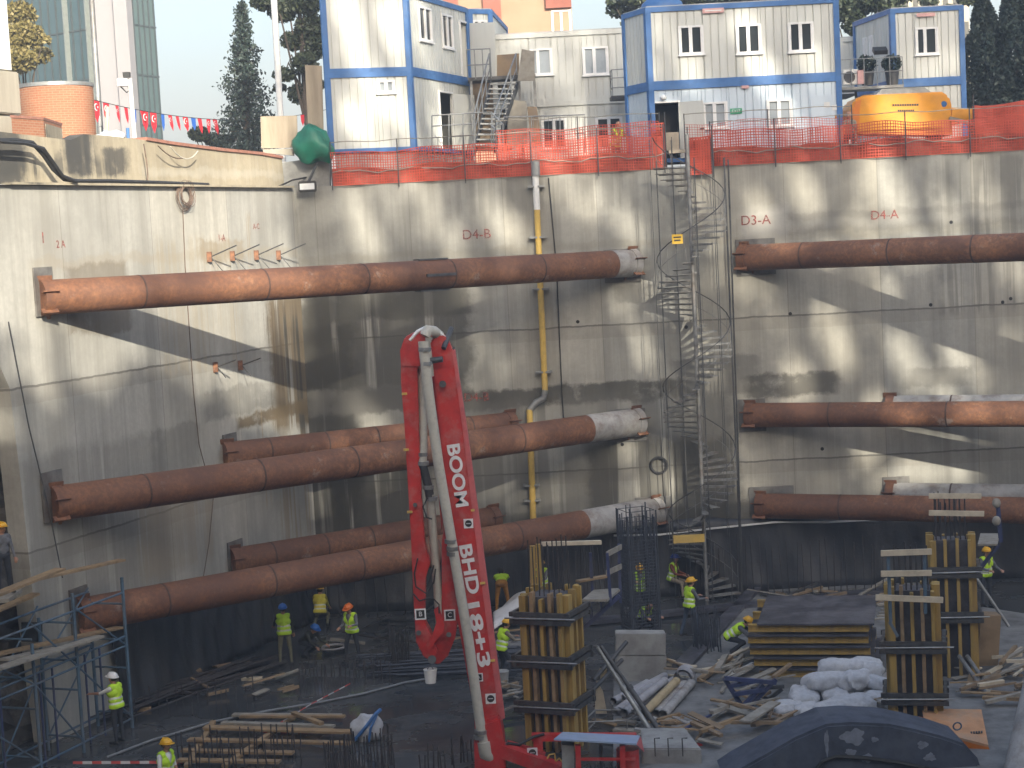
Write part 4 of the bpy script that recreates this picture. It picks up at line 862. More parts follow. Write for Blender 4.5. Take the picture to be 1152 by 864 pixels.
# poles at the tower foot, flagpole
for (x0, y0, x1, y1, back, r, mat, lab, nm) in ((103, 0, 113, 152, 6, .09, M_STEEL, 'tall grey mast in front of the glass tower', 'mast'), (307, -20, 315, 128, 6, .13, M_WHITE, 'tall white flagpole between the conifer and the leafy tree', 'flagpole'), (143.5, 144, 144, 157, 2, .05, M_BLUE, 'short blue post behind the parapet', 'post')):
    a, b = at_t(x1, y1, back), at_t(x1, y1, back); q = P(x0, y0, a.y); m = MB(); m.tube([V((a.x, a.y, min(a.z, ZT + 1))), V((q.x, a.y, q.z))], r, 10); tag(m.build(nm, mat, smooth=True), lab, nm)
a = at_t(120, 158, 2.5); b = P(121, 120, a.y); m = MB(); m.tube([a, b], .05, 6); tag(m.build('timber_prop', M_WOODP), 'thin wooden stick leaning in front of the glass tower', 'stick')
m = MB(); m.ball(at_t(124, 155, 1.5), (.42, .35, .2), 16, 8, fn=lambda d: 1 + .15 * sin(7 * d.x + 5 * d.z) + .1 * sin(11 * d.y)); tag(m.build('plastic_bag', M_PANELB, smooth=True), 'pale blue plastic bag lying on the parapet', 'bag')
# bunting
bu = thing('bunting', at_t(180, 128, 5), 'string of red and blue pennant flags hung across the street edge', 'bunting')
ya = 5.0; ends = [at_t(104, 112, ya), at_t(262, 128, ya)]
E0, E1 = ends[0], at_t(372, 122, ya); line = lambda t: lerp(E0, E1, t) + Z_ * (-.55 * 4 * t * (1 - t))
MB().tube([line(i / 30) for i in range(31)], .012, 5).build('string', M_CABLE, bu)
def crescent(parent, c, s, x, n):
    m = MB(); out = [c + x * (s * cos(a)) + Z_ * (s * sin(a)) for a in [radians(50) + i * radians(260) / 14 for i in range(15)]]
    inn = [c + x * (s * .28) + x * (s * .8 * cos(a)) + Z_ * (s * .8 * sin(a)) for a in [radians(302) - i * radians(244) / 14 for i in range(15)]]
    m.add(out + inn, [(i, i + 1, 28 - i, 29 - i) for i in range(14)])
    st_ = [c + x * s * .75 + (x * cos(a) + Z_ * sin(a)) * (s * (.42 if i % 2 == 0 else .18)) for i, a in enumerate([pi / 2 + i * pi / 5 for i in range(10)])]
    m.add(st_ + [c + x * s * .75], [(i, (i + 1) % 10, 10) for i in range(10)])
    return m.build('crescent_and_star', M_LETTER, parent)
flags = [(109, 'r', 1, 1), (120, 'r', 1, .9), (132, 'r', .8, .45), (142, 'r', 0, .5), (151, 'b', 0, .6), (160, 'r', 0, .6), (163, 'r', 1, 1), (172.5, 'r', 1, 1), (183, 'b', 0, .5), (191, 'r', .7, .6), (199, 'r', 0, .5), (208, 'r', .5, .9), (217, 'b', 0, .8), (224, 'r', 0, .7), (234, 'r', .6, .7), (241, 'r', .5, .8), (308, 'b', 0, .8), (320, 'r', 0, .9), (340, 'r', 0, .8)]
dirx = (E1 - E0); dirx.z = 0; dirx.normalize(); fn_ = dirx.cross(Z_)
for (x, cl, cr, wd) in flags:
    q = onplane(x, 125, E0, fn_); t = (q - E0).dot(dirx) / (E1 - E0).dot(dirx)
    q = line(t); s = .19 * wd; hh = random.uniform(.6, .82) if cr == 1 else random.uniform(.42, .62); sk = random.uniform(-.02, .22) * (0 if cr == 1 else 1)
    pts = [q - dirx * s, q + dirx * s, q + dirx * (s * .8 + sk * .6) - Z_ * hh * .65, q + dirx * sk - Z_ * hh, q - dirx * (s * .8 - sk * .6) - Z_ * hh * .65]
    m = MB(); m.prism(pts, -fn_ * .012); fo = m.build('flag', M_FLAGR if cl == 'r' else M_FLAGB, bu)
    if cr: crescent(fo, q - Z_ * hh * .3 + fn_ * .012 - dirx * s * .2, s * .62, dirx, fn_)
# plywood hoardings and green bundle near the corner
def hoard(pxs, y, th, mat, lab, name='hoarding_board'):
    m = MB(); m.prism([P(a, b, y) for a, b in pxs], (0, th, 0)); return tag(m.build(name, mat), lab, 'board')
hoard([(294, 167), (335, 166), (334, 130), (293, 131)], 59.6, .06, M_PLYL, 'light plywood sheet standing on the parapet below the flagpole')
hoard([(347, 150), (364, 149), (362, 74), (343, 73)], 59.9, .08, M_PLYL, 'tall light plywood board standing against the left cabin')
hoard([(296, 172), (330, 175), (330, 167), (296, 168)], 59.5, .3, M_CREAM, 'low pale block below the light plywood sheet', 'stone_block')
gb_ = P(352, 162, 59.3)
m = MB(); m.ball(gb_, (.62, .5, .62), 22, 14, fn=lambda d: 1 + .1 * sin(5 * d.x + 3 * d.z) + .07 * sin(9 * d.y + 4 * d.x) + .05 * sin(13 * d.z) + (.25 if d.x > .5 and d.z < -.2 else 0)); tag(m.build('tarpaulin_bundle', M_GREEN, smooth=True), 'green tarpaulin bundle on the wall corner beside the cabin', 'tarpaulin')
m = MB(); m.prism([P(312, 214, 59.7), P(371, 212, 59.7), P(371, 168, 59.7), P(352, 172, 59.7), P(338, 180, 59.7), P(312, 184, 59.7)], (0, .5, 0)); tag(m.build('rubble_block', M_CONC), 'broken grey masonry under the green tarpaulin', 'masonry')

# ---- buildings and trees beyond
def glass_mat(name, c, c2):
    m, t, b = nodes(name); tc = nn(t, 'ShaderNodeTexCoord').outputs['Object']
    t.links.new(ramp(t, noise(t, .12, 4, .6, tc), [(.35, c), (.65, c2)]), b.inputs['Base Color']); b.inputs['Roughness'].default_value = .25; return m
M_TEAL = glass_mat('teal curtain wall glass', (.03, .062, .075), (.045, .085, .10))
M_MULL = M('dark mullion', (.035, .05, .055), .5, .2, 3); M_MULLW = M('light mullion', (.17, .19, .18), .5, .2, 3); M_CORE = M('white tower cladding', (.25, .243, .255), .6, .06, .5)
tw = thing('office_tower', P(110, 150, 120), 'teal glass office tower with a white vertical core behind the parapet', 'office building')
YT = 120; zg = ZT
def twpt(x, y=100, Y=YT): return P(x, y, Y)
def facade(xa, ya_, xb, yb_, nm, mat, mulls, floors=3.3, H_=46):
    a, b = twpt(xa, 90, ya_), twpt(xb, 90, yb_); f = Face(xy(a), xy(b), zg); m = MB(); f.box(m, 0, f.w, 0, H_, -.6, 0); w_ = m.build(nm, mat, tw)
    m = MB()
    for u in np.arange(0, f.w, mulls): f.box(m, u - .04, u + .04, 0, H_, .002, .12)
    for z in np.arange(0, H_, floors): f.box(m, 0, f.w, z - .05, z + .05, .002, .06)
    m.build('mullions', M_MULL, w_); return f, w_
f, w_ = facade(-30, 128, 117, 120, 'glass_facade', M_TEAL, .78)
for px_ in (79, 104): u, z = f.px(px_, 60); m = MB(); f.box(m, u - .07, u + .07, 0, 46, .02, .4); m.build('light_fin', M_MULLW, w_)
a, b = twpt(116, 90, 120), twpt(154.5, 90, 119.5); f = Face(xy(a), xy(b), zg); m = MB(); f.box(m, 0, f.w, 0, 47, -3, .5); m.build('white_core', M_CORE, tw)
m = MB(); f.box(m, f.w * .62, f.w + .02, 0, 47, .5, 1.0); m.build('core_rib', M_CORE, tw)
f, w_ = facade(154, 119.5, 179, 122, 'glass_facade', glass_mat('grey green glass', (.055, .095, .10), (.075, .12, .12)), .62)
# salmon apartment block
M_SALM = M('salmon render', (.33, .205, .135), .85, .1, .6); M_BROWN = M('red brown render', (.24, .085, .06), .85, .15, .6)
sb = thing('apartment_block', P(580, 60, 95), 'salmon apartment block with red brown bands behind the middle cabins', 'apartment building')
a, b = xy(P(500, 30, 95)), xy(P(644, 30, 95)); f = Face(a, b, ZT); m = MB(); f.box(m, 0, f.w, 0, 22, -10, 0); m.build('wall', M_SALM, sb)
for (x0, x1, y0, y1) in ((614, 645, 10, -60), (545, 560, 40, -60), (500, 512, 40, -60)):
    p0, p1 = f.px(x0, y0), f.px(x1, y1); m = MB(); f.box(m, p0[0], min(p1[0], f.w - .01), p0[1], min(p1[1], 21.9), .01, .25); m.build('colour_band', M_BROWN, sb)
for (x0, x1, y0, y1) in ((621, 642, 38, 11), (553, 561, 40, 13)): p0, p1 = f.px(x0, y0), f.px(x1, y1); window(f, p0[0], p1[0], p0[1], p1[1], sb, .5, M_BLIND)
pb = thing('apartment_block', P(1050, 20, 130), 'pale sunlit apartment block glimpsed through the trees at the top right', 'apartment building')
a, b = xy(P(1010, 10, 130)), xy(P(1090, 10, 130)); f = Face(a, b, ZT); m = MB(); f.box(m, 0, f.w, 0, 30, -8, 0); m.build('wall', M_CREAM, pb)
for k in range(8):
    for j in range(6): m = MB(); f.box(m, .4 + k * .72, .75 + k * .72, 10 + j * 2.9, 11.6 + j * 2.9, .005, .06); m.build('window', M_GLASS, pb)
def trunk(o, base, h, r, limbs, mat=None):
    m = MB(); m.tube([base, base + V((.1, 0, h * .5)), base + V((.05, 0, h))], r, 10, r2=r * .4)
    for c in limbs: m.tube([base + Z_ * h * random.uniform(.35, .8), lerp(base + Z_ * h * .8, c, .55) + V((0, 0, .2)), c], r * .4, 6, r2=r * .08)
    m.build('trunk', mat or M_BARK, o, True)
def tree(name, base, h, blobs, n, size, mat, lab, group=None, hollow=.35):
    o = thing(name, base, lab, 'tree', group); trunk(o, V(base), h, max(.12, h * .018), [b[0] for b in blobs])
    m = MB(); vol = [b[1][0] * b[1][1] * b[1][2] for b in blobs]; tot = sum(vol)
    for (c, r), v in zip(blobs, vol): leaves(m, inball(c, r, int(n * v / tot), hollow), size, .2)
    m.build('crown', mat, o); return o
def pxblobs(lst, Y, depth=.9):                            # clump centres seen at pixels, real radii
    return [(P(x, y, Y) + Y_ * random.uniform(-depth, depth), (r * Y / FPX, r * Y / FPX * .9, r * Y / FPX * (e if e else .8))) for x, y, r, e in lst]
# conifer
def conifer(pxt, pyt, pxb, pyb, Y, wpx, lab, n=150):
    base, topp = P(pxb, pyb, Y), P(pxt, pyt, Y); base.z = ZT; hh = topp.z - base.z; o = thing('conifer_tree', base, lab, 'tree'); m = MB()
    m.tube([base, lerp(base, topp, .5), topp], .25, 8, r2=.03); m.build('trunk', M_BARK, o, True); m = MB(); br = MB()
    for i in range(n):
        t = (i + .5) / n; t = .06 + .94 * t; c = lerp(base, topp, t); Lr = wpx * Y / FPX * (1 - t) ** .95 * random.uniform(.45, 1.12) + .12; an = i * 2.4 + random.uniform(-.4, .4); d = V((cos(an), sin(an), -.22 + .5 * t))
        br.tube([c, c + d * Lr], .025, 4, r2=.006)
        for k in range(int(16 + Lr * 50)):
            q = c + d * Lr * random.random() ** .6 * 1.05 + V(rng.normal(size=3)) * (.07 + .09 * Lr)
            leaves(m, [q], .095, .5, .5)
    br.build('branches', M_BARK, o); m.build('crown', M_LEAFD, o); return o
conifer(272, 4, 276, 168, 80, 50, 'dark pointed conifer standing alone beside the white flagpole', 190)
B_ = pxblobs
tree('leafy_tree', (P(345, 160, 74).x, 74, ZT), 8.0, B_([(300, 5, 16, .6), (318, 12, 18, .7), (345, 0, 22, .8), (350, 30, 20, .8), (330, 45, 16, .7), (358, 55, 14, .9), (345, 72, 16, .7), (322, 85, 14, .6), (337, 105, 15, .8), (312, 98, 9, .6), (352, 95, 12, .9), (330, -20, 30, .7)], 74), 15000, .095, M_LEAFG, 'leafy green tree behind the left cabins beside the flagpole')
tree('bushy_tree', (P(232, 160, 82).x, 82, ZT), 2.0, B_([(228, 152, 12, .7), (243, 158, 12, .6), (216, 150, 6, .5), (255, 160, 12, .6)], 82), 3000, .1, M_LEAFG, 'low bush left of the dark conifer foot')
tree('yellowing_tree', (P(25, 80, 72).x, 72, ZT), 5, B_([(18, 15, 20, .8), (28, 40, 22, .7), (22, 70, 26, .6), (45, 62, 14, .7), (55, 48, 9, .6), (12, 45, 20, .8)], 72), 7000, .09, M_LEAFY, 'yellowing tree in front of the glass tower at the top left')
bgt = [((P(735, 60, 84).x, 84), [(700, 8, 18, .6), (720, -5, 24, .6), (750, 2, 22, .5), (780, -4, 30, .5), (690, 2, 10, .5), (705, 28, 8, .5)], M_LEAFG, 'green tree with sky showing through, left of the right cabin roof', 2300),
       ((P(850, 60, 80).x, 80), [(820, -2, 24, .5), (850, 0, 26, .5), (885, -3, 26, .5), (912, 0, 22, .5)], M_LEAFD, 'dark green tree right behind the three window cabin roof', 2600),
       ((P(965, 60, 82).x, 82), [(930, 5, 22, .7), (958, 8, 24, .7), (985, 0, 24, .6), (965, 28, 18, .6), (1010, -5, 20, .5)], M_LEAFG, 'olive green tree in the gap between the two right cabin stacks', 2800),
       ((P(1040, 60, 86).x, 86), [(1010, 14, 14, .5), (1040, 4, 12, .4), (1066, 12, 12, .5), (1085, 0, 14, .6)], M_LEAFG, 'thin light green tree over the far right cabin roof', 700)]
for b, bl_, mt, lab, n in bgt: tree('leafy_tree', (*b, ZT), 6, B_(bl_, b[1]), int(n * 2.6), .105, mt, lab, 'trees behind the cabins')
for (xt, yt, xb, w_, lab) in ((1106, -6, 1110, 36, 'dark cypress next to the far right cabin'), (1140, -22, 1146, 44, 'dark cypress at the right edge of the picture'), (1172, 0, 1176, 40, 'dark cypress cut off by the right edge of the picture')):
    Y = 74; base = P(xb, 150, Y); base.z = ZT; tp_ = P(xt, yt, Y); o = thing('cypress_tree', base, lab, 'tree', 'dark cypresses at the top right'); hh = tp_.z - ZT
    m = MB(); m.tube([base, base + Z_ * hh * .9], .2, 8, r2=.04); m.build('trunk', M_BARK, o, True); m = MB()
    for i in range(17000):
        t = random.random() ** .8; a = random.uniform(0, 2 * pi); r = w_ * Y / FPX * (min(1, (1 - t) * 1.7 + .1)) * (.35 + .65 * random.random() ** .5) * (1 + .22 * sin(a * 3 + t * 11) + .16 * sin(a * 5 - t * 23))
        leaves(m, [V((base.x + r * cos(a), base.y + r * sin(a), ZT + hh * t))], .1, -.5, .5)
    m.build('crown', M_LEAFD, o)
# distant treeline so that the far ground is not bare
tree('bushy_tree', (P(1130, 130, 70).x, 68, ZT), 1.2, B_([(1110, 128, 14, .6), (1135, 122, 18, .7), (1152, 128, 14, .6)], 68), 3000, .1, M_LEAFD, 'low dark bush at the foot of the cypresses')
# ================================================================ IN THE PIT
# ---- red placing boom
YBm = 40.6
bo = thing('placing_boom', G(560, 900), 'red folding concrete placing boom with white delivery pipes and white lettering', 'concrete boom')
def bp(x, y, d=0.0): return P(x, y, YBm + d)
def arm(name, pxs, d0, d1, mat=M_RED, bev=.03):
    m = MB(); m.prism([bp(x, y, d0) for x, y in pxs], (0, d1 - d0, 0)); return m.build(name, mat, bo, bevel=bev)
main = arm('main_arm', [(484, 384), (494, 375), (503, 380), (508, 392), (520, 480), (533, 590), (547, 700), (562, 810), (566, 850), (536, 850), (533, 800), (515, 700), (502, 600), (495, 500), (489, 430), (486, 400)], 0, .55)
m = MB(); m.prism([bp(x, y, .06) for x, y in [(508, 392), (520, 480), (533, 590), (547, 700), (562, 810), (568, 808), (554, 700), (540, 590), (525, 480), (512, 395)]], (0, .42, 0)); m.build('side_flange', M_PINK, main)
arm2 = arm('second_arm', [(451, 412), (450, 395), (455, 380), (466, 374), (474, 376), (476, 392), (472, 412), (469, 414), (471, 470), (474, 560), (478, 612), (484, 634), (479, 650), (478, 700), (486, 716), (492, 735), (486, 746), (476, 738), (468, 722), (466, 690), (462, 600), (455, 480), (451, 430)], -.12, .35)
arm3 = arm('third_arm', [(488, 716), (495, 700), (497, 690), (497, 612), (503, 560), (509, 562), (513, 620), (515, 700), (512, 718), (504, 738), (494, 748), (486, 746), (480, 740), (484, 728)], .1, .5)
arm('hinge_plate', [(478, 728), (486, 716), (491, 700), (488, 686), (494, 682), (500, 704), (499, 712), (490, 722), (482, 736)], -.2, -.121, bev=.01)
arm('inner_arm', [(484, 425), (489, 423), (491, 440), (495, 500), (500, 560), (497, 600), (490, 520), (486, 470), (484, 440)], .3, .6, bev=.01)
arm('link_plate', [(469, 380), (472, 374), (478, 372), (480, 412), (452, 412), (452, 404)], -.16, -.122, bev=0)
for p, r in (((486, 742), .1), ((471, 712), .06), ((505, 714), .06), ((467, 568), .05), ((498, 432), .08)):
    MB().tube([bp(*p, -.24), bp(*p, .02)], r, 14).build('hinge_pin', M_DSTEEL, bo)
for p in ((455, 443), (457, 506), (461, 576), (531, 574), (543, 656), (554, 743)):
    m = MB(); m.box(bp(*p, -.14 if p[0] < 500 else .03), (.12, .05, .05)); m.build('yellow_reflector', M_YEL, bo)
m = MB(); m.tube([bp(476, 384, -.3), bp(478, 405, -.3), bp(482, 440, -.3), bp(493, 520, -.3), bp(510, 620, -.3), bp(527, 720, -.3), bp(541, 820, -.3), bp(545, 838, -.3)], .118, 14); m.build('delivery_pipe', M_PIPEW, bo, True)
m = MB(); m.tube([bp(478, 378, -.28), bp(481, 372, -.25), bp(488, 373, 0), bp(494, 378, .2)], .13, 12); m.build('top_elbow', M_PIPEW, bo, True)
m = MB(); m.tube([bp(474, 412, .2), bp(476, 470, .1), bp(476, 510, 0), bp(475, 522, -.05)], .10, 12); m.build('return_pipe', M_PIPEW, bo, True)
m = MB(); m.tube([bp(475, 522, -.05), bp(478, 532, 0), bp(481, 545, .05), bp(484, 560, .1)], .10, 12); m.build('rubber_hose', M_DSTEEL, bo, True)
m = MB(); m.tube([bp(484, 556, .1), bp(488, 610, .2), bp(492, 660, .2), bp(495, 705, .2)], .10, 12); m.build('lower_pipe', M_PIPEW, bo, True)
for p, d, r in (((478, 393), -.3, .15), ((480, 409), -.3, .13), ((475, 511), 0, .13), ((476, 521), -.04, .14), ((482, 548), .05, .13), ((486, 561), .1, .13), ((507, 609), -.3, .14), ((509, 617), -.3, .14), ((509, 623), -.3, .13), ((541, 823), -.3, .15), ((540, 829), -.3, .15)):
    MB().tube([bp(*p, d) - Z_ * .045 + X_ * -.005, bp(*p, d) + Z_ * .045], r, 14).build('pipe_clamp', M_STEEL, bo, True)
m = MB(); m.tube([bp(544, 834, -.3), bp(546, 848, -.3), bp(552, 853, -.2), bp(558, 845, -.05)], .16, 12); m.build('base_elbow', M_PIPEW, bo, True)
m = MB()
m.tube([bp(461, 383, -.1), bp(470, 373, -.1), bp(480, 368, -.08), bp(490, 370, 0), bp(500, 380, .1), bp(506, 392, .15)], .045, 8); m.build('white_hose', M_WHITE, bo, True)
m = MB(); m.tube([bp(499, 392, -.1), bp(508, 369, .3)], .06, 8); m.tube([bp(484, 406, -.2), bp(498, 404, -.25)], .07, 8); m.bar(bp(507, 399, .1), bp(511, 390, .1), .05); m.build('cylinder_end', M_DSTEEL, bo)
for pts in ([(470, 628), (466, 645), (468, 660), (480, 668), (488, 655), (490, 640)], [(465, 668), (472, 676), (486, 672), (494, 680), (494, 690)], [(481, 560), (476, 570), (480, 582), (486, 584)], [(488, 636), (484, 650), (480, 660)]):
    MB().tube([bp(x, y, -.2) for x, y in pts], .02, 6).build('hydraulic_hose', M_CABLE, bo, True)
def sticker(x, y, ch, d, par, s=.26):
    m = MB(); m.box(bp(x, y, d), (s, .008, s)); st_ = m.build('marker_sticker', M_LETTER, par); m = MB()
    if ch == 'o': m.tube([bp(x, y, d - .009), bp(x, y, d - .009) + Y_ * .004], s * .36, 18)
    else: m.box(bp(x, y, d - .006), (s * .72, .004, s * .72))
    q = m.build('black_field', M_BLACK, st_)
    if ch != 'o': text(ch, s * .6, bp(x, y, d - .012), X_, Z_, M_LETTER, q, 'lettering', .002)
    else: m = MB(); m.box(bp(x, y, d - .012), (s * .45, .004, s * .06)); m.build('sticker_bar', M_LETTER, q)
sticker(473, 691, 'B', -.13, arm2); sticker(506, 692, 'C', .09, arm3); sticker(527, 589, 'o', -.012, main, .22); sticker(552, 786, 'o', -.012, main, .24); sticker(538.5, 762, 'A', -.012, main, .2)
def vtext(body, x0, y0, x1, y1, size):
    a, b = bp(x0, y0, -.012), bp(x1, y1, -.012); xd = (b - a).normalized(); yd = xd.cross(V((0, -1, 0))); yd = -V((0, -1, 0)).cross(xd) if False else V((0, -1, 0)).cross(xd)
    o = text(body, size, (a + b) / 2, xd, yd, M_LETTER, main, 'lettering', .006, bold=.012)
    me = o.data; loc = [(V(v.co) - (a + b) / 2 + bo.location).dot(xd) for v in me.vertices]; k = (b - a).length / (max(loc) - min(loc)); mid = (max(loc) + min(loc)) / 2
    for v, l in zip(me.vertices, loc): v.co += xd * ((l - mid) * k - l)
vtext('BOOM', 508.8, 500, 519.5, 570, .40); vtext('BHD', 522.5, 613, 532.5, 668, .40); vtext('18+3', 531, 678, 545, 750, .40)
# base, frame and control stand
arm('pedestal', [(540, 815), (562, 808), (568, 840), (570, 900), (534, 900), (534, 860), (533, 838)], -.35, .9, bev=.04)
m = MB(); m.bar(bp(560, 842, -.2), bp(640, 870, -.4), .32, .3); m.bar(bp(598, 829, .3), bp(716, 829, .3), .2, .16); m.bar(bp(605, 828, .3), bp(606, 860, .3), .22, .22); m.bar(bp(570, 838, .1), bp(612, 850, .2), .16, .2)
m.build('base_frame', M_RED, bo)
sticker(599, 847, 'o', -.3, bo, .24)
m = MB(); m.tube([bp(562, 843, -.2), bp(572, 836, -.2), bp(584, 838, 0), bp(600, 829, .1), bp(612, 826, .2)], .035, 8); m.build('black_hose', M_CABLE, bo, True)
m = MB(); m.tube([bp(614, 857, -.3), bp(618, 849, -.3), bp(624, 848, -.3), bp(625, 856, -.3)], .022, 6); m.tube([bp(624, 858, -.3), bp(629, 853, -.3), bp(633, 858, -.3)], .022, 6); m.build('yellow_hose', M_YEL, bo, True)
cs = thing('control_stand', G(675, 905), 'red control stand with a light blue sheet metal canopy at the foot of the boom', 'control stand')
YC = 39.6
def cp(x, y, d=0.0): return P(x, y, YC + d)
m = MB(); m.prism([cp(623, 833, -.4), cp(716, 838, -.4), cp(720, 829, .35), cp(633, 825, .35)], (0, 0, .035)); m.build('canopy', M_LBLUE, cs)
m = MB(); m.prism([cp(716, 838, -.4), cp(720, 829, .35), cp(724, 846, .3)], (.02, 0, 0)); m.build('canopy_side', M_PINK, cs)
m = MB(); m.prism([cp(632, 838, -.2), cp(646, 839, -.2), cp(646, 905, -.2), cp(634, 905, -.2)], (0, .4, 0)); m.build('grey_panel', M_CONC, cs)
m = MB()
for x in (650, 700): m.bar(cp(x, 838, -.25), cp(x + 2, 905, -.25), .12)
m.bar(cp(650, 854, -.25), cp(715, 854, -.25), .06); m.bar(cp(650, 880, -.25), cp(715, 880, -.25), .06); m.build('frame', M_RED, cs)
m = MB(); m.tube([cp(706, 842, .1), cp(708, 905, .1)], .26, 16); m.build('oil_tank', M_RED, cs, True)
m = MB(); m.tube([cp(676, 838, 0), cp(677, 905, 0)], .04, 8)
for i in range(5): m.tube([cp(658 + i * 8, 868 + (i % 2) * 5, -.1), cp(663 + i * 8, 858, -.15), cp(668 + i * 8, 874, -.1)], .02, 6)
m.build('valve_hoses', M_DSTEEL, cs)
# hanging bucket
bk = thing('bucket', bp(485, 760, .1), 'white plastic bucket hanging under the folded red boom', 'bucket')
m = MB(); m.tube([bp(484.5, 768, .1), bp(484, 753, .1)], .125, 18, r2=.155); m.build('pail', M_WHITE, bk, True); m = MB(); m.ring(bp(484, 753, .1), Z_, .155, .012, 18); m.build('rim', M_WHITE, bk)
m = MB(); m.tube([bp(480.7, 753, .1), bp(484, 747, .1), bp(487.3, 753, .1)], .012, 6); m.build('handle', M_DSTEEL, bk)

# ---- formwork columns
def formwork(base, w_, d_, h, yaw, label, nf=5, nr=3, walz=(), rebar=True, rh=1.3):
    """square column mould: plywood box, upright yellow beams, doubled steel walings, bars of the cage above"""
    o = thing('column_formwork', base, label, 'formwork', 'timber column moulds'); R = Matrix.Rotation(yaw, 3, 'Z'); base = V(base)
    T = lambda x, y, z: base + R @ V((x, y, z))
    m = MB(); m.box(T(0, 0, h / 2), (w_ * .8, d_ * .8, h * .985), R); m.build('plywood_box', M_PLY, o)
    def beam(x, y, wx, wy, hh, mat=M_YWOOD):
        m = MB(); m.box(T(x, y, hh / 2), (wx, wy, hh), R)
        m.box(T(x, y, hh / 2) , (wx * .45, wy * 1.06, hh * 1.002), R)
        m.build('beam', mat, o)
    for i in range(nf):
        x = lerp(-w_ / 2 + .06, w_ / 2 - .06, i / (nf - 1)); hh = h + random.uniform(-.06, .12); beam(x, -d_ / 2, .085 if i else .16, .18, hh, M_YWOOD if i % 2 == 0 or nf < 5 else M_WOOD); beam(x, d_ / 2, .1, .18, hh)
    for i in range(nr):
        y = lerp(-d_ / 2 + .25, d_ / 2 - .1, i / max(1, nr - 1)); hh = h + random.uniform(0, .18); beam(w_ / 2 + .02, y, .18, .09 if i else .24, hh); beam(-w_ / 2 - .02, y, .18, .09, hh)
    for z in walz:
        for dz_ in (-.09, .09):
            for s in (-1, 1):
                m = MB(); m.box(T(0, s * (d_ / 2 + .15), z + dz_), (w_ + .5, .08, .11), R); m.build('waling', M_DSTEEL, o)
                m = MB(); m.box(T(s * (w_ / 2 + .17), 0, z + dz_ * .9 + .02), (.08, d_ + .45, .11), R); m.build('waling', M_DSTEEL, o)
        m = MB(); m.tube([T(-w_ / 2 - .35, -d_ / 2 - .22, z), T(w_ / 2 + .4, -d_ / 2 - .22, z + .03)], .02, 6); m.build('tie_bar', M_STEEL, o)
    if rebar:
        for i in range(7):
            for j in range(2): x, y = lerp(-.36, .36, i / 6) * w_, (j - .5) * .6 * d_; MB().tube([T(x, y, h - .4), T(x + random.uniform(-.03, .03), y, h + rh * random.uniform(.8, 1.05))], .018, 6).build('rebar', M_REBAR, o)
    return o, T
f1, T1 = formwork(G(627, 838), 1.06, 1.05, 3.75, radians(-24), 'tall yellow timber column mould standing right of the red boom', walz=(3.25, 2.2, 1.1))
c2 = G(1031, 818); f2, T2 = formwork(c2, 1.08, .9, 3.45, radians(-14), 'nearer yellow timber column mould on the right with two white guard planks', walz=(2.1, .85), rh=1.0)
c3 = G(1074, 760); f3, T3 = formwork(c3, 1.05, .8, 3.75, radians(-12), 'farther yellow timber column mould on the right beside the raised work platform', 4, 3, walz=(2.9, 1.7), rh=1.2)
def plank(a, b, wd, th, mat, lab, up=(0, 0, 1), name='timber_plank', grp=None):
    m = MB(); m.bar(a, b, wd, th, up=up); return tag(m.build(name, mat, bevel=.004), lab, 'plank', grp)
# platform, rails and props of the first mould
pf = thing('bracket_platform', P(672, 680, 43.6), 'blue bracket platform with guard posts on the right of the first column mould', 'work platform')
Yp = 43.7
m = MB(); m.prism([P(655, 677, Yp - .6), P(683, 677, Yp - .6), P(699, 664, Yp + .9), P(668, 666, Yp + .9)], (0, 0, .06)); m.build('deck_board', M_WOODG, pf)
m = MB(); m.bar(P(655, 708, Yp), P(697, 670, Yp), .1); m.bar(P(664, 678, Yp), P(666, 700, Yp), .07); m.bar(P(676, 678, Yp), P(677, 690, Yp), .05); m.build('bracket', M_NAVY, pf)
for x0, x1, d in ((683, 687, -.3), (696, 698, .8), (664, 667, .9)):
    m = MB(); m.bar(P(x0, 612 if x0 > 690 else 622, Yp + d), P(x1, 678, Yp + d), .07); m.build('guard_post', M_NAVY, pf)
plank(P(682, 624, Yp - .3), P(699, 615, Yp + .8), .03, .14, M_WOODG, 'upper short guard plank on the blue platform posts of the first mould')
plank(P(682, 645, Yp - .3), P(699, 637, Yp + .8), .03, .14, M_WOODG, 'lower short guard plank on the blue platform posts of the first mould')
plank(P(609, 612, Yp + .2), P(676, 610, Yp + .6), .12, .1, M_WOODP, 'pale plank lying across the bars on top of the first column mould')
plank(P(650, 654, Yp + .7), P(683, 648, Yp + 1.2), .2, .05, M_WOOD, 'brown plank behind the first mould platform')
for x in (600, 606): MB()
for i, (x, y0, y1) in enumerate(((600, 614, 665), (607, 612, 662))):
    m = MB(); m.bar(P(x, y1, Yp + 1.0), P(x - 1, y0, Yp + 1.0), .14, .1); tag(m.build('yellow_upright', M_YWOOD), ('left' if i == 0 else 'right') + ' one of two yellow uprights rising behind the first mould', 'beam')
pr = thing('push_pull_prop', P(745, 832, 42.8), 'pair of grey adjustable props bracing the first column mould', 'prop')
for (a, b, c) in (((672, 728), (734, 826), M_STEEL), ((676, 727), (744, 825), M_DSTEEL)):
    A, Bp = P(*a, 43.6), P(*b, 42.6); m = MB(); m.tube([A, lerp(A, Bp, .5)], .05, 10); m.tube([lerp(A, Bp, .48), Bp], .07, 10); m.tube([lerp(A, Bp, .46), lerp(A, Bp, .5)], .09, 10); m.build('tube', c, pr, True)
m = MB(); m.box(P(739, 829, 42.6), (.6, .35, .1)); m.build('foot_plate', M_STEEL, pr)
pr2 = thing('push_pull_prop', P(640, 770, 44), 'short dark prop behind the first column mould near the grey blocks', 'prop')
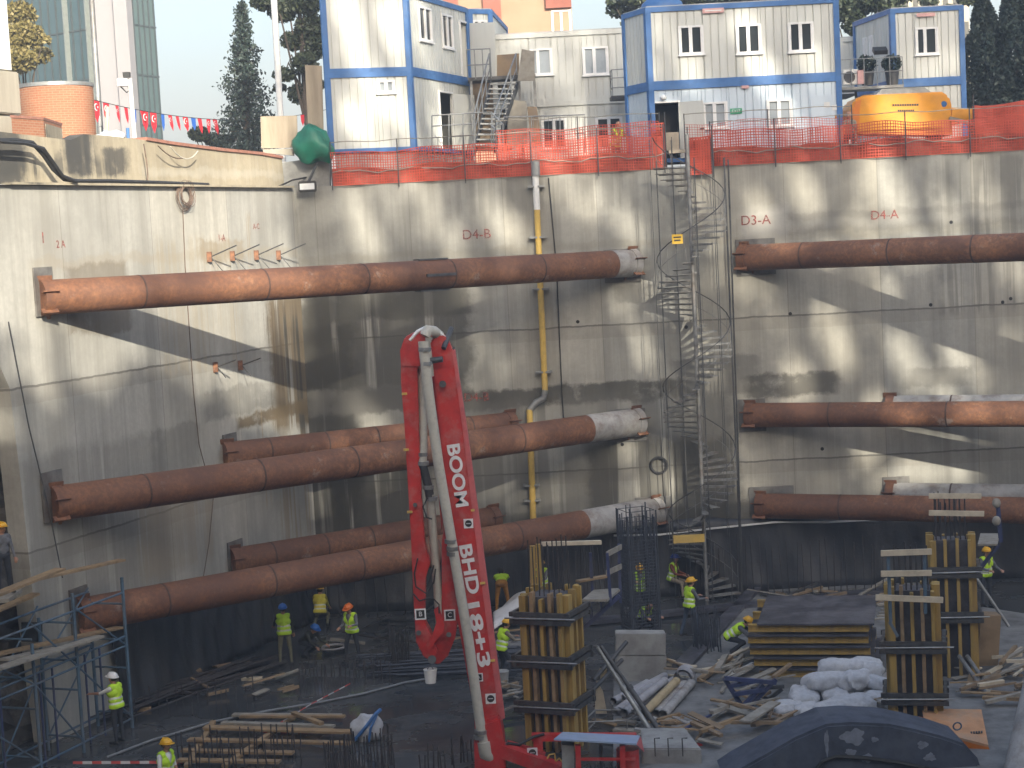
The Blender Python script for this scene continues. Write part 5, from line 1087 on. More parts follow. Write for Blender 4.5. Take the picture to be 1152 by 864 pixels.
m = MB(); m.tube([P(668, 765, 44.4), P(705, 722, 45.2)], .055, 8); m.tube([P(668, 775, 44.4), P(700, 742, 45.2)], .055, 8); m.build('tube', M_DSTEEL, pr2, True)
# white guard planks and platforms of the right moulds
Y2 = c2.y - 1.0
for (x0, y0, x1, y1, lab) in ((991, 622.5, 1048, 620.5, 'upper white guard plank on the nearer right column mould'), (991, 645.5, 1048, 644.5, 'lower white guard plank on the nearer right column mould'), (985, 672, 1061, 675, 'long white platform plank in front of the nearer right column mould')):
    plank(P(x0, y0, Y2), P(x1, y1, Y2), .05, .14, M_WOODP, lab)
gp = thing('guard_posts', P(1010, 690, Y2 + .1), 'blue guard posts holding the white planks of the nearer right mould', 'posts')
for (x0, y0, x1, y1) in ((999, 621, 1002, 700), (1040, 618, 1041, 690), (1001, 700, 1010, 716)):
    m = MB(); m.bar(P(x0, y0, Y2 + .08), P(x1, y1, Y2 + .08), .07); m.build('post', M_SBLUE, gp)
Y3 = c3.y - .75
for (x0, y0, x1, y1, lab, mt) in ((1045, 558, 1104, 558, 'highest white guard plank on the farther right column mould', M_WOODP), (1045, 577, 1107, 578, 'second white guard plank on the farther right column mould', M_WOODP)):
    plank(P(x0, y0, Y3), P(x1, y1, Y3), .05, .14, mt, lab)
m = MB(); m.prism([P(1069, 671, 46.6), P(1088, 671, 46.6), P(1091, 659, 48.2), P(1072, 660, 48.2)], (0, 0, .05)); tag(m.build('deck_board', M_WOODG), 'grey deck board between the two right column moulds', 'board')
m = MB(); m.prism([P(1100, 614, 47.6), P(1122, 614, 47.6), P(1125, 602, 49.2), P(1103, 602, 49.2)], (0, 0, .05)); tag(m.build('deck_board', M_WOODG), 'grey deck board of the high platform at the right edge', 'board')
gp = thing('platform_bracket', P(1110, 640, 48.6), 'dark blue bracket with tall guard post of the high platform at the right edge', 'bracket')
m = MB(); m.bar(P(1126, 610, 48.4), P(1122, 562, 48.4), .1); m.build('guard_post', M_NAVY, gp)
for y in (566, 586): m = MB(); m.ball(P(1121, y, 48.25), (.12, .1, .14)); m.build('clamp', M_WOODG, gp, True)
m = MB(); m.bar(P(1124, 612, 48.4), P(1095, 650, 48.4), .09); m.bar(P(1093, 612, 48.0), P(1096, 684, 48.0), .09); m.bar(P(1096, 671, 47.6), P(1064, 703, 47.2), .1); m.build('brace', M_NAVY, gp)
for (a, b, lab) in (((1100, 640), (1142, 722), 'left'), ((1108, 655), (1136, 700), 'right')):
    pass
pr3 = thing('push_pull_prop', P(1120, 800, 44), 'pair of long grey props leaning behind the orange case on the right', 'prop')
for a, b in (((1079, 738), (1128, 806)), ((1088, 738), (1138, 812))):
    m = MB(); m.tube([P(*a, 46), P(*b, 43.6)], .055, 8); m.build('tube', M_STEEL, pr3, True)
pr4 = thing('push_pull_prop', P(1100, 750, 46), 'grey prop running from under the high platform to the right edge', 'prop')
m = MB(); m.tube([P(1098, 650, 49.5), P(1135, 705, 49)], .05, 8); m.build('tube', M_STEEL, pr4, True)
m = MB(); m.tube([P(1030, 790, 42.6), P(1042, 720, 42.9)], .05, 8); tag(m.build('grey_prop', M_STEEL, smooth=True), 'thin grey prop in front of the nearer right column mould', 'prop')
m = MB(); m.bar(P(1108, 756, 47.5), P(1112, 690, 47.5), .55, .5); tag(m.build('concrete_stub', M_PLYB), 'dark rusty brown column stub behind the farther right mould', 'column')
plank(P(1078, 773, 45.4), P(1175, 740, 46), .16, .05, M_WOODG, 'long grey plank running to the right edge behind the orange case')

# ---- rebar cage column
cg = thing('rebar_cage', G(722, 716), 'tall narrow column cage of dark bluish reinforcement bars', 'rebar cage'); cb = G(722, 716); hz = P(720, 572, cb.y).z
R = Matrix.Rotation(.3, 3, 'Z'); wd = .42
for i in range(24):
    s, k = divmod(i, 6); t = -wd + 2 * wd * k / 5.99; q = [V((t, -wd, 0)), V((wd, t, 0)), V((-t, wd, 0)), V((-wd, -t, 0))][s]
    r_ = .034 if k in (0,) else .016; b = cb + R @ q
    MB().tube([b, b + V((-.02, 0, hz * random.uniform(.9, 1.02)))], r_, 6).build('upright_bar', M_REBARB, cg)
    if k == 0:
        for dx in (.05, -.05): MB().tube([b + X_ * dx, b + V((dx, .02, hz * random.uniform(.95, 1.03)))], .024, 6).build('upright_bar', M_REBARB, cg)
for j in range(34):
    z = .12 + j * .095 if j < 30 else 3 + (j - 30) * .3; m = MB(); cs_ = [cb + R @ V((sx * wd, sy * wd, 0)) + Z_ * z for sx, sy in ((-1, -1), (1, -1), (1, 1), (-1, 1))]
    for a, b in zip(cs_, cs_[1:] + cs_[:1]): m.tube([a, b], .011, 5)
    m.build('stirrup', M_REBARB, cg)
# ---- concrete blocks, pipes, panels, bags
for (x0, x1, y0, y1, lab) in ((693, 750, 768, 738, 'lower of two stacked grey slabs standing by the pipe pile'), (693, 749, 737.5, 713, 'upper of two stacked grey slabs standing by the pipe pile')):
    Yb = 47.6; m = MB(); m.prism([P(x0, y0, Yb), P(x1, y0, Yb), P(x1, y1, Yb), P(x0, y1, Yb)], (0, .5, 0)); tag(m.build('concrete_block', M_CONC, bevel=.02), lab, 'concrete block')
pipes = [((692, 801), (742, 764), .10, 'w'), ((697, 800), (748, 768), .10, 'w'), ((702, 802), (765, 752), .11, 'w'), ((712, 801), (768, 756), .10, 'w'), ((724, 803), (775, 752), .11, 't'), ((738, 803), (770, 770), .12, 'g'), ((746, 804), (778, 768), .12, 'g'), ((690, 789), (728, 768), .1, 'w'), ((700, 786), (748, 760), .1, 'w')]
words = ['first', 'second', 'third', 'fourth', 'fifth', 'sixth', 'seventh']
for i, (a, b, r, k) in enumerate(pipes):
    zz = r + .06 + (.22 if i in (2, 4) else 0); A, Bp = G(*a, zz), G(*b, zz); dd = (Bp - A).normalized(); Bp = A + dd * min(3.2, (Bp - A).length)
    o = MB(); n = 14; o.tube([A, Bp], r, n, cap=False); o.tube([A + dd * .002, Bp - dd * .002], r * .78, n, cap=False)
    lab = f'{words[i]} from the left of the pipes in the front row of the pipe pile' if i < 7 else ('left' if i == 7 else 'right') + ' one of the two pale pipes at the back of the pipe pile'
    if k == 't': lab = 'tan pipe lying on top of the grey pipe pile'
    tag(o.build('plastic_pipe', {'w': M_PVCG, 't': M_TAN, 'g': M_DUST}[k], smooth=True), lab, 'pipe', 'loose pipes in the pile')
m = MB(); q = G(768, 764, .3); m.tube([q, q + V((.15, .5, .02))], .26, 18, cap=False); m.tube([q, q + V((.15, .5, .02))], .2, 18, cap=False); tag(m.build('pipe_ring', M_PVCG, smooth=True), 'short wide grey pipe end at the back of the pipe pile', 'pipe')
# formwork panel stack
ps = [G(858, 768, 0), G(1000, 768, 0)]; Ys = ps[0].y; w_ = ps[1].x - ps[0].x
_a0, _a1 = G(860, 702, 1.6), G(880, 668, 1.6); pyaw = -atan2(_a1.x - _a0.x, _a1.y - _a0.y) * .8
for k in range(5):
    z = .06 + k * .31; dx = (.25, .12, .02, -.02, .0)[k]; o = thing('formwork_panel', V((ps[0].x + w_ / 2, Ys + 1.7, z)), ['bottom', 'second lowest', 'middle', 'second highest', 'topmost dark faced'][k] + ' panel of the stack of yellow edged formwork panels', 'formwork panel', 'stacked formwork panels')
    x0 = ps[0].x + dx + .05; x1 = ps[1].x + dx
    for j in range(3): m = MB(); y = Ys + .12 + j * 1.55; m.box(V(((x0 + x1) / 2, y, z + .1)), (x1 - x0, .08, .2)); m.box(V(((x0 + x1) / 2, y, z + .02)), (x1 - x0 + .004, .14, .04)); m.box(V(((x0 + x1) / 2, y, z + .185)), (x1 - x0 + .004, .14, .04)); m.build('yellow_beam', M_YWOOD, o)
    m = MB(); m.box(V(((x0 + x1) / 2 + (.2 if k == 4 else 0), Ys + 1.75, z + .225)), (x1 - x0 - (.1 if k == 4 else 0), 3.6, .045)); m.build('plywood_face', M_PLY, o); o.rotation_euler.z = pyaw
for i in range(9): a = G(984 + i * 2.4, 700 - i * 3.6, 1.62); plank(a + Z_ * .08, a + V((.75, .1, .08)), .1, .05, M_WOODG, 'grey batten lying across the right end of the panel stack', grp='battens on the panel stack')
# white sacks
sk = [(905, 783, .62, 0), (940, 778, .6, 0), (975, 775, .55, 0), (930, 765, .62, .3), (965, 762, .65, .3), (950, 750, .6, .55), (972, 750, .55, .55), (985, 765, .5, .3), (915, 798, .5, 0), (958, 792, .6, 0), (992, 783, .5, 0), (935, 795, .5, .05), (888, 792, .45, 0)]
pos = ['leftmost in the front of the pile', 'front of the pile, second from the left', 'right front of the pile beside the mould', 'middle layer, left', 'middle layer, centre', 'top of the pile, left', 'top of the pile, right', 'middle layer, right end against the mould', 'lowest flat one at the front left', 'front centre of the pile by the dark hood', 'right end of the lowest row', 'flat front one left of centre', 'small flat one at the far left']
for i, (x, y, s, z) in enumerate(sk):
    c = G(x, y + 12 + z * 40, 0) + Z_ * (z + s * .36); a = random.uniform(0, 6); sd_ = random.uniform(0, 9)
    m = MB(); m.ball(V((0, 0, 0)), (s * 1.1, s * .72, s * .46), 34, 22, fn=lambda d: (abs(d.x) ** 5 + abs(d.y) ** 4 + abs(d.z) ** 2.6) ** -.22 * .84 * (1 + .09 * sin(4 * d.x + sd_) + .07 * sin(9 * d.y + 3 * d.z + sd_) + .09 * abs(sin(7 * d.x + 5 * d.y + sd_)) + .02 * sin(23 * d.y + 9 * d.x + sd_)))
    Rm = Matrix.Rotation(a, 4, 'Z') @ Matrix.Rotation(random.uniform(-.35, .35), 4, 'X'); o = m.build('white_sack', M_BAG, smooth=True); o.data.transform(Rm); o.location = c
    tag(o, 'white woven sack in the big pile, ' + pos[i], 'sack', 'white sacks in the pile')
# dark foreground hood, orange case, pale pipe
YH = 38.6
hd = thing('machine_hood', P(960, 850, YH), 'dark blue grey machine hood with pale cement splashes in the foreground', 'machine')
prof = [(800, 872), (830, 852), (862, 834), (895, 815), (930, 800), (958, 798), (1000, 800), (1030, 806), (1058, 813), (1085, 822), (1100, 838), (1107, 858), (1109, 900), (800, 900)]
m = MB(); m.prism([P(x, y + (15 if y < 880 else 0), YH) for x, y in prof], (0, 1.5, 0)); m.build('hood_shell', M_SLATE, hd, bevel=.06)
m = MB(); m.tube([P(905, 884, YH - .06), P(925, 857, YH - .06), P(940, 851, YH - .06), P(975, 853, YH - .06), P(1010, 858, YH - .06), P(1060, 868, YH - .06)], .05, 8); m.build('edge_seam', M_BLACK, hd)
def splat(x, y, rx, ry, seed):
    r = random.Random(seed); n = 30; c = P(x, y, YH - .012); ph = [r.uniform(0, 6) for _ in range(3)]; pts = [c]
    for i in range(n):
        a = 2 * pi * i / n; k = 1 + .16 * sin(3 * a + ph[0]) + .1 * sin(7 * a + ph[1]) + r.uniform(-.08, .08); pts.append(c + X_ * (rx * k * cos(a) * YH / FPX) + Z_ * (ry * k * sin(a) * YH / FPX))
    m = MB(); m.add(pts, [(0, 1 + i, 1 + (i + 1) % n) for i in range(n)]); m.build('cement_splash', M_SPLAT, hd, solid=.006)
for i, (x, y, rx, ry) in enumerate([(960, 829, 13, 9), (957, 847, 6, 5), (930, 836, 2.4, 15), (984, 832, 4, 3), (1038, 838, 6, 4.5), (1046, 852, 6.5, 4.5), (975, 853, 7, 5)]): splat(x, y, rx, ry, i)
MB().ring(P(1077, 817, YH + .3), (0, 1, .2), .09, .02, 16).build('lifting_eye', M_SBLUE, hd)
ob = thing('equipment_case', P(1075, 830, 40.4), 'dusty orange equipment case lying behind the dark foreground hood', 'case'); YO = 40.2
m = MB(); m.prism([P(1042, 820, YO), P(1112, 838, YO - .4), P(1104, 798, YO + 1.6), P(1037, 797, YO + 1.6)], (0, 0, -.06)); m.build('lid', M_OBOX, ob)
m = MB(); m.prism([P(1042, 822, YO), P(1112, 840, YO - .4), P(1124, 870, YO - .4), P(1042, 870, YO)], (.1, 1.2, 0)); m.build('body', M_OBOX2, ob)
m = MB()
for k in range(7): x = 1086 + k * 2.9; m.prism([P(x, 826.5 - .2 * k, YO + .1) + Z_ * .01, P(x + 2.1, 826.5 - .2 * k, YO + .1) + Z_ * .01, P(x + 2.1, 824.2 - .2 * k, YO + .2) + Z_ * .01, P(x, 824.2 - .2 * k, YO + .2) + Z_ * .01], (0, 0, .01))
m.build('worn_lettering', M_BLACK, ob)
m = MB(); m.tube([P(1188, 700, 40), P(1149, 880, 38)], .42, 20); tag(m.build('concrete_hose', M_DUST, smooth=True), 'thick pale dusty pipe leaning in at the lower right corner', 'pipe')
# concrete footing near the prop foot
m = MB(); m.prism([G(722, 862, .0), G(790, 862, .0), G(772, 838, .0), G(722, 838, .0)], (0, 0, .42)); tag(m.build('concrete_footing', M_CONC, bevel=.03), 'grey concrete footing with short bars right of the control stand', 'footing')
for x in (737, 752, 768): a = G(x, 846, .42); m = MB(); m.tube([a - Z_ * .1, a + Z_ * .32, a + V((.12, 0, .32))], .016, 6); tag(m.build('hooked_bar', M_REBAR), 'short hooked bar sticking out of the grey footing', 'rebar', 'hooked bars on the footing')
m = MB(); m.tube([P(771, 870, 41), P(786, 838, 41.4)], .16, 12); tag(m.build('red_pipe_end', M_RED, smooth=True), 'dark red pipe end beside the grey footing at the bottom', 'pipe')

# ---- steel trestle triangles and scrap timber
tr_ = thing('steel_trestle', G(840, 800), 'dark blue steel triangular trestle lying on the scrap timber', 'trestle'); Yt = G(842, 802).y
tp_ = lambda x, y, d=0: P(x, y, Yt + d)
m = MB()
for a, b in (((815, 763), (838, 800)), ((838, 800), (873, 764)), ((815, 763), (873, 768)), ((826, 781), (860, 776)), ((836, 795), (858, 770)), ((820, 772), (850, 766))): m.bar(tp_(*a, random.uniform(-.15, .15)), tp_(*b, random.uniform(-.15, .15)), .1)
m.build('frame', M_NAVY, tr_)
tr2 = thing('steel_trestle', G(860, 795), 'second dark steel trestle half under the first by the white sacks', 'trestle'); m = MB()
for a, b in (((845, 775), (882, 772)), ((850, 798), (880, 775)), ((856, 783), (876, 792))): m.bar(tp_(*a, .7), tp_(*b, .7), .09)
m.build('frame', M_DSTEEL, tr2)
r_ = random.Random(4); scrap = []
def scrapbatch(n, x0, x1, y0, y1, lmin, lmax, mats, zmax, lab, grp):
    for i in range(n):
        a = G(r_.uniform(x0, x1), r_.uniform(y0, y1), 0); a.z = .1 + r_.random() * zmax; an = r_.choice([.6, .9, 2.5, .3]) + r_.uniform(-.5, .5); d = V((cos(an), sin(an), r_.uniform(-.06, .16))); l = r_.uniform(lmin, lmax)
        m = MB(); m.bar(a, a + d * l, r_.choice((.06, .1, .16)), r_.choice((.03, .05, .08)), up=V((r_.uniform(-.4, .4), 0, 1))); tag(m.build('scrap_timber', r_.choice(mats)), lab, 'scrap wood', grp)
scrapbatch(44, 786, 880, 770, 850, .5, 1.7, [M_WOOD, M_WOODG, M_WOODG, M_PLYB], .35, 'piece of scrap timber in the heap below the steel trestles', 'scrap timber in the middle heap')
scrapbatch(40, 1065, 1165, 745, 800, .4, 1.5, [M_WOOD, M_WOODG, M_WOODP, M_PLYB], .3, 'piece of scrap timber in the heap behind the orange case', 'scrap timber in the right heap')
scrapbatch(26, 960, 1010, 785, 808, .4, 1.2, [M_WOODG, M_DUST, M_PLYB], .2, 'piece of dusty rubble wood between the sacks and the dark hood', 'rubble wood beside the sacks')
scrapbatch(14, 770, 850, 748, 770, .8, 2.0, [M_WOOD, M_WOODG, M_WOODP], .12, 'loose board lying right of the pipe pile', 'boards by the pipe pile')
plank(G(787, 765, .15), G(822, 739, .25), .16, .1, M_WOOD, 'straight tan beam pointing at the crouching worker')
plank(G(838, 812, .5), G(872, 790, .55), .3, .05, M_WOODG, 'broad grey board on top of the middle scrap heap')
plank(G(788, 823, .4), G(835, 806, .45), .12, .08, M_WOOD, 'tan beam lying on the left side of the middle scrap heap')
m = MB(); m.tube([G(766, 822, .2), G(800, 804, .3)], .035, 6); tag(m.build('blue_rod', M_NAVY), 'thin blue rod lying left of the middle scrap heap', 'rod')
m = MB(); m.bar(G(814, 762, .2), G(847, 746, .3), .07, .05); tag(m.build('white_batten', M_WHITE), 'thin white batten lying above the steel trestle', 'batten')
scrapbatch(30, 560, 600, 775, 815, .3, .9, [M_WOODG, M_DSTEEL, M_PLYB], .08, 'small offcut lying on the dark floor left of the first mould', 'offcuts left of the first mould')
scrapbatch(26, 690, 800, 810, 842, .3, 1.0, [M_WOODG, M_WOOD, M_DUST], .08, 'small offcut lying on the pale slab below the pipe pile', 'offcuts below the pipe pile')
scrapbatch(22, 880, 1000, 690, 668, .5, 1.8, [M_WOODG, M_DSTEEL, M_PLYB], .05, 'loose bar or batten on the far part of the slab', 'loose battens on the far slab')
scrapbatch(24, 400, 560, 700, 735, .5, 1.8, [M_DSTEEL, M_REBAR, M_PLYB, M_WOODG], .06, 'dark loose batten on the floor behind the boom', 'dark battens behind the boom')
scrapbatch(22, 160, 330, 790, 752, .4, 1.4, [M_PLYB, M_REBAR, M_WOODG], .05, 'dark loose batten on the floor beside the bar bundle', 'dark battens by the bar bundle')
# dark raised strip standing in for the trench across the slab
m = MB(); m.prism([G(756, 752, .07), G(778, 752, .07), G(868, 650, .07), G(856, 650, .07)], (0, 0, .1)); tag(m.build('dark_trench_strip', M_PLY), 'dark strip standing in for the trench running diagonally across the slab behind the standing worker', 'board')
m = MB(); m.prism([G(640, 706, .05), G(1010, 667, .05), G(1010, 663, .05), G(640, 701, .05)], (0, 0, .12)); tag(m.build('edge_board', M_PLY), 'long dark edge board lying along the far edge of the slab', 'board')

# ---- blue scaffold on the left
sf = thing('scaffold', G(60, 830), 'faded blue tubular scaffold with plank decks at the left edge', 'scaffold')
def sct(x):
    lo, hi = 3.0, 30.0
    for _ in range(40):
        t = (lo + hi) / 2; d = CR.transposed() @ (CORN + LU * t + LN * 1.35 + Z_ * 2 - EYE)
        if 576 + FPX * d.x / -d.z > x: lo = t
        else: hi = t
    return t
ts = [sct(x) for x in (-40, 40, 88, 143)]; F0 = [CORN + LU * t + LN * 1.35 for t in ts]; F1 = [CORN + LU * t + LN * .3 for t in ts]; inw = -LN * 1.05
HS = 4.0; hs = [4.0, 3.2, 4.05, 4.0]
for i in range(4):
    for p, h in ((F0[i], hs[i]), (F1[i], 3.4)):
        MB().tube([p, p + Z_ * h], .045, 8).build('post', M_SBLUE, sf)
    for z in (.4, 1.6, 2.35, 3.3): MB().tube([F0[i] + Z_ * z, F1[i] + Z_ * z], .028, 6).build('cross_tube', M_SBLUE, sf)
for i in range(3):
    for z in (.25, 2.2, 2.45, 3.6):
        MB().tube([F0[i] + Z_ * z, F0[i + 1] + Z_ * z], .028, 6).build('ledger', M_SBLUE, sf)
        MB().tube([F1[i] + Z_ * z, F1[i + 1] + Z_ * z], .028, 6).build('ledger', M_SBLUE, sf)
    for (z0, z1) in ((.3, 2.2), (2.2, 3.7)):
        MB().tube([F0[i] + Z_ * z1, F0[i + 1] + Z_ * z0], .024, 6).build('diagonal_brace', M_SBLUE, sf)
        MB().tube([F1[i] + Z_ * z0, F1[i + 1] + Z_ * z1], .024, 6).build('diagonal_brace', M_SBLUE, sf)
    for k in range(2):
        q = lerp(F0[i], F0[i + 1], .35 + .3 * k) + inw * .3; MB().tube([q, q + Z_ * 2.3], .03, 6).build('post', M_NAVY, sf)
def sp(x, y, Y): return P(x, y, Y)
for (a, da_, b, db_, wd_, lab, mt) in (((-12, 672), 1.6, (68, 640), 1.4, .30, 'wide plank on the top level of the blue scaffold, left end', M_WOOD), ((30, 654), .9, (137, 630), 1.1, .26, 'long plank on the top level of the blue scaffold, right end', M_WOOD), ((-12, 755), 1.6, (112, 716), 1.5, .3, 'long grey plank on the lower level of the blue scaffold', M_WOODG), ((-12, 738), .7, (134, 706), .8, .28, 'second plank on the lower level of the blue scaffold, nearer the wall', M_WOOD), ((5, 742), 1.2, (64, 729), 1.2, .28, 'short plank on the lower scaffold level near the left edge', M_WOODG), ((-12, 690), .8, (40, 668), .8, .26, 'short plank under the top level of the blue scaffold at the left edge', M_WOOD)):
    plank(onplane(*a, CORN + LN * da_, LN), onplane(*b, CORN + LN * db_, LN), wd_, .06, mt, lab)
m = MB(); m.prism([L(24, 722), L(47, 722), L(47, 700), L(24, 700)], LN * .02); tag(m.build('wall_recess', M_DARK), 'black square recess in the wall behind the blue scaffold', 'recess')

# ---- planks, bars, tape and loose things on the dark floor
pl = [((262, 804), (384, 805), .2, .12, M_WOODG), ((230, 818), (418, 824), .28, .2, M_WOOD), ((212, 832), (396, 836), .22, .2, M_WOOD), ((205, 844), (330, 847), .22, .14, M_WOOD), ((200, 855), (315, 857), .22, .14, M_WOOD), ((270, 806), (388, 806), .16, .25, M_WOOD), ((250, 813), (376, 817), .2, .24, M_WOODG)]
nm = ['farthest grey plank of the plank layer at the bottom left', 'longest tan plank of the plank layer, third from the back', 'tan plank of the plank layer just in front of the longest one', 'shorter plank of the plank layer near the bottom edge', 'nearest short plank of the plank layer at the bottom edge', 'orange tan plank on top at the back of the plank layer', 'grey plank just behind the longest tan plank']
for (a, b, wd_, z, mt), lab in zip(pl, nm): plank(G(*a, z), G(*b, z), wd_, .06, mt, lab, grp='planks laid out on the dark floor')
for i, (a, b) in enumerate((((240, 812), (210, 862)), ((334, 804), (252, 862)), ((330, 802), (362, 814)))): plank(G(*a, .1 if i < 2 else .32), G(*b, .1 if i < 2 else .32), .14, .08, M_WOOD, ['left sleeper under the plank layer', 'long slanting sleeper under the plank layer', 'short slanting lath on top of the plank layer'][i])
plank(G(272, 764, .05), G(295, 763, .05), .16, .08, M_WOODP, 'short pale timber lying on the wet floor left of the blue helmeted worker')
plank(G(177, 777, .1), G(258, 752, .12), .14, .08, M_WOOD, 'long tan lath lying beside the dark bar bundle')
plank(G(222, 762, .1), G(255, 754, .1), .1, .08, M_WOOD, 'short tan lath beside the dark bar bundle'); plank(G(145, 800, .05), G(170, 797, .05), .16, .08, M_WOOD, 'brown offcut right of the white helmeted worker')
bd = thing('bar_bundle', G(230, 775), 'bundle of long dark reinforcement bars lying on the floor left of centre', 'rebar bundle')
for i in range(22):
    a, b = G(130 + r_.uniform(-30, 20), 805 + r_.uniform(-8, 9), .08), G(300 + r_.uniform(-25, 25), 744 + r_.uniform(-5, 6), .08); a.z = b.z = r_.uniform(.03, .22); MB().tube([a, lerp(a, b, .5) + Z_ * .03, b], .03, 6).build('bar', M_REBAR, bd)
bd = thing('bar_bundle', G(500, 770), 'flat stack of dark bluish bars on the floor behind the boom', 'rebar bundle')
for i in range(30):
    y = 742 + r_.uniform(-6, 14); a, b = G(430 + r_.uniform(-30, 30), y + 8, .1), G(590 + r_.uniform(-20, 10), y + r_.uniform(-3, 2), .1); a.z = b.z = r_.uniform(.05, .4); MB().tube([a, b], .03, 6).build('bar', M_REBARB, bd)
# starter bars: every bar is a thing; groups share a label
sb_me = {}
def bars(n, x0, x1, y0, y1, h, lab, grp, mat=M_REBAR, rows=None, thick=.018):
    key = (round(h, 2), thick, mat.name)
    if key not in sb_me:
        m = MB(); m.tube([(0, 0, 0), (.004, 0, h * .5), (-.01, .004, h)], thick, 6); ob_ = m.build('starter_bar', mat); sb_me[key] = ob_.data; bpy.data.objects.remove(ob_)
    for i in range(n):
        t = (i + r_.uniform(.2, .8)) / n; x = lerp(x0, x1, t); y = r_.uniform(y0, y1) if rows is None else lerp(y0, y1, t) + r_.choice(rows); p = G(x, y, 0)
        o = bpy.data.objects.new('starter_bar', sb_me[key]); COL.objects.link(o); o.location = p; o.rotation_euler = (r_.uniform(-.05, .05), r_.uniform(-.05, .05), r_.uniform(0, 6)); o.scale.z = r_.uniform(.8, 1.1); tag(o, lab, 'rebar', grp)
bars(44, 640, 1000, 672, 668, 1.9, 'upright starter bar in the long row along the foot of the back wall', 'starter bars along the back wall', rows=(-1.5, 1.5))
bars(20, 365, 640, 696, 684, 1.5, 'upright starter bar in the dark row under the low left pipes', 'starter bars under the left pipes', rows=(-2, 2))
bars(26, 335, 440, 772, 764, .75, 'short starter bar in the row in front of the orange helmeted worker', 'starter bars in front of the orange helmet', rows=(-2, 4))
bars(18, 438, 462, 752, 758, 1.3, 'starter bar in the tight cluster left of the boom tip', 'starter bars left of the boom tip', M_REBAR)
bars(24, 780, 812, 728, 738, 1.25, 'starter bar in the cluster behind the standing worker in jeans', 'starter bars behind the worker in jeans', M_REBARB)
bars(30, 200, 340, 868, 858, .85, 'starter bar standing among the planks at the bottom left', 'starter bars among the planks', rows=(-8, 6))
bars(34, 365, 445, 878, 866, .95, 'starter bar in the bottom cluster right of the planks', 'starter bars right of the planks', rows=(-6, 6))
bars(18, 130, 290, 806, 790, .6, 'short starter bar beside the dark bar bundle', 'starter bars by the bar bundle', rows=(-6, 8))
bars(14, 470, 540, 872, 858, .6, 'short starter bar near the foot of the boom', 'starter bars by the boom foot', rows=(-4, 4))
bars(16, 612, 690, 690, 684, 2.2, 'tall starter bar behind the first column mould', 'starter bars behind the first mould', M_REBAR)
# pale hose line and barrier tape
m = MB(); m.tube([G(x, y, .05) for x, y in ((120, 852), (170, 833), (240, 812), (300, 800), (360, 790), (410, 780), (455, 768), (490, 762))], .035, 8); tag(m.build('water_hose', M_LINE, smooth=True), 'pale hose snaking across the wet dark floor', 'hose')
def tape(pts, lab, w_=.07):
    o = thing('barrier_tape', pts[0], lab, 'tape', 'red and white barrier tapes'); W, Rr = MB(), MB()
    for a, b in zip(pts, pts[1:]):
        n = max(2, int((b - a).length / .22))
        for i in range(n): p, q = lerp(a, b, i / n), lerp(a, b, (i + 1) / n); (W if i % 2 else Rr).add([p - Z_ * w_ / 2, q - Z_ * w_ / 2, q + Z_ * w_ / 2, p + Z_ * w_ / 2], [(0, 1, 2, 3)])
    W.build('white_bands', M_TAPEW, o, solid=.004); Rr.build('red_bands', M_TAPER, o, solid=.004)
tape([P(82, 858, 42.2), P(200, 857.5, 42.2), P(330, 859, 42.2), P(372, 861, 42.2)], 'red and white barrier tape along the bottom left edge of the picture')
tape([P(296, 823, 44.6), P(345, 824, 44.4), P(408, 824, 44.2)], 'red and white tape lying along the longest plank')
tape([P(312, 815, 44.8), P(350, 792, 46.0), P(394, 769, 47.5)], 'thin slanting barrier tape rising behind the plank layer', .03)
# bag with blue stripes, coil, sheet roll, buckets
o = thing('striped_bag', G(415, 815), 'white bag with blue stripes lying right of the planks', 'bag'); c = G(413, 817, .34)
m = MB(); m.ball(c, (.42, .34, .42), 20, 14, fn=lambda d: (1 - .28 * max(0, d.z)) * (1 + .09 * sin(6 * d.x + 4 * d.z) + .06 * sin(11 * d.y))); m.build('sack', M_BAG, o, True)
m = MB(); m.tube([c + V((-.3, -.3, -.25)), c + V((.0, -.36, .08)), c + V((.25, -.22, .36)), c + V((.35, 0, .4))], .05, 6); m.tube([c + V((.05, -.36, -.3)), c + V((.12, -.36, .05)), c + V((.28, -.2, .34))], .035, 6); m.build('blue_stripe', M_BLUE, o)
m = MB()
for k in range(9): m.ring(G(375, 728, .07 + .03 * k), Z_ + V((r_.uniform(-.06, .06), 0, 0)), .34, .03, 22, 5)
tag(m.build('hose_coil', M_PVCG), 'flat coil of pale hose on the floor between the two nearest left workers', 'hose coil')
g = []
c0, c1 = G(556, 712, 0), G(606, 700, 0)
for i in range(22):
    row = []
    for j in range(12):
        u, v = i / 21, j / 11; p = lerp(c0, c1, u) + V((0, v * 2.2 - .3, 0)); p.z = .12 + (.5 + .4 * u) * sin(pi * min(1, v * .95 + .03)) ** .7 * (.6 + .4 * sin(pi * u)) + .06 * sin(7 * u + 5 * v) + .04 * sin(17 * v + 3 * u); row.append(p)
    g.append(row)
tag(MB().sheet(g).build('plastic_sheet_heap', M_PLAST, smooth=True, solid=.02), 'crumpled white plastic sheet heap between the boom and the first mould', 'plastic sheet')
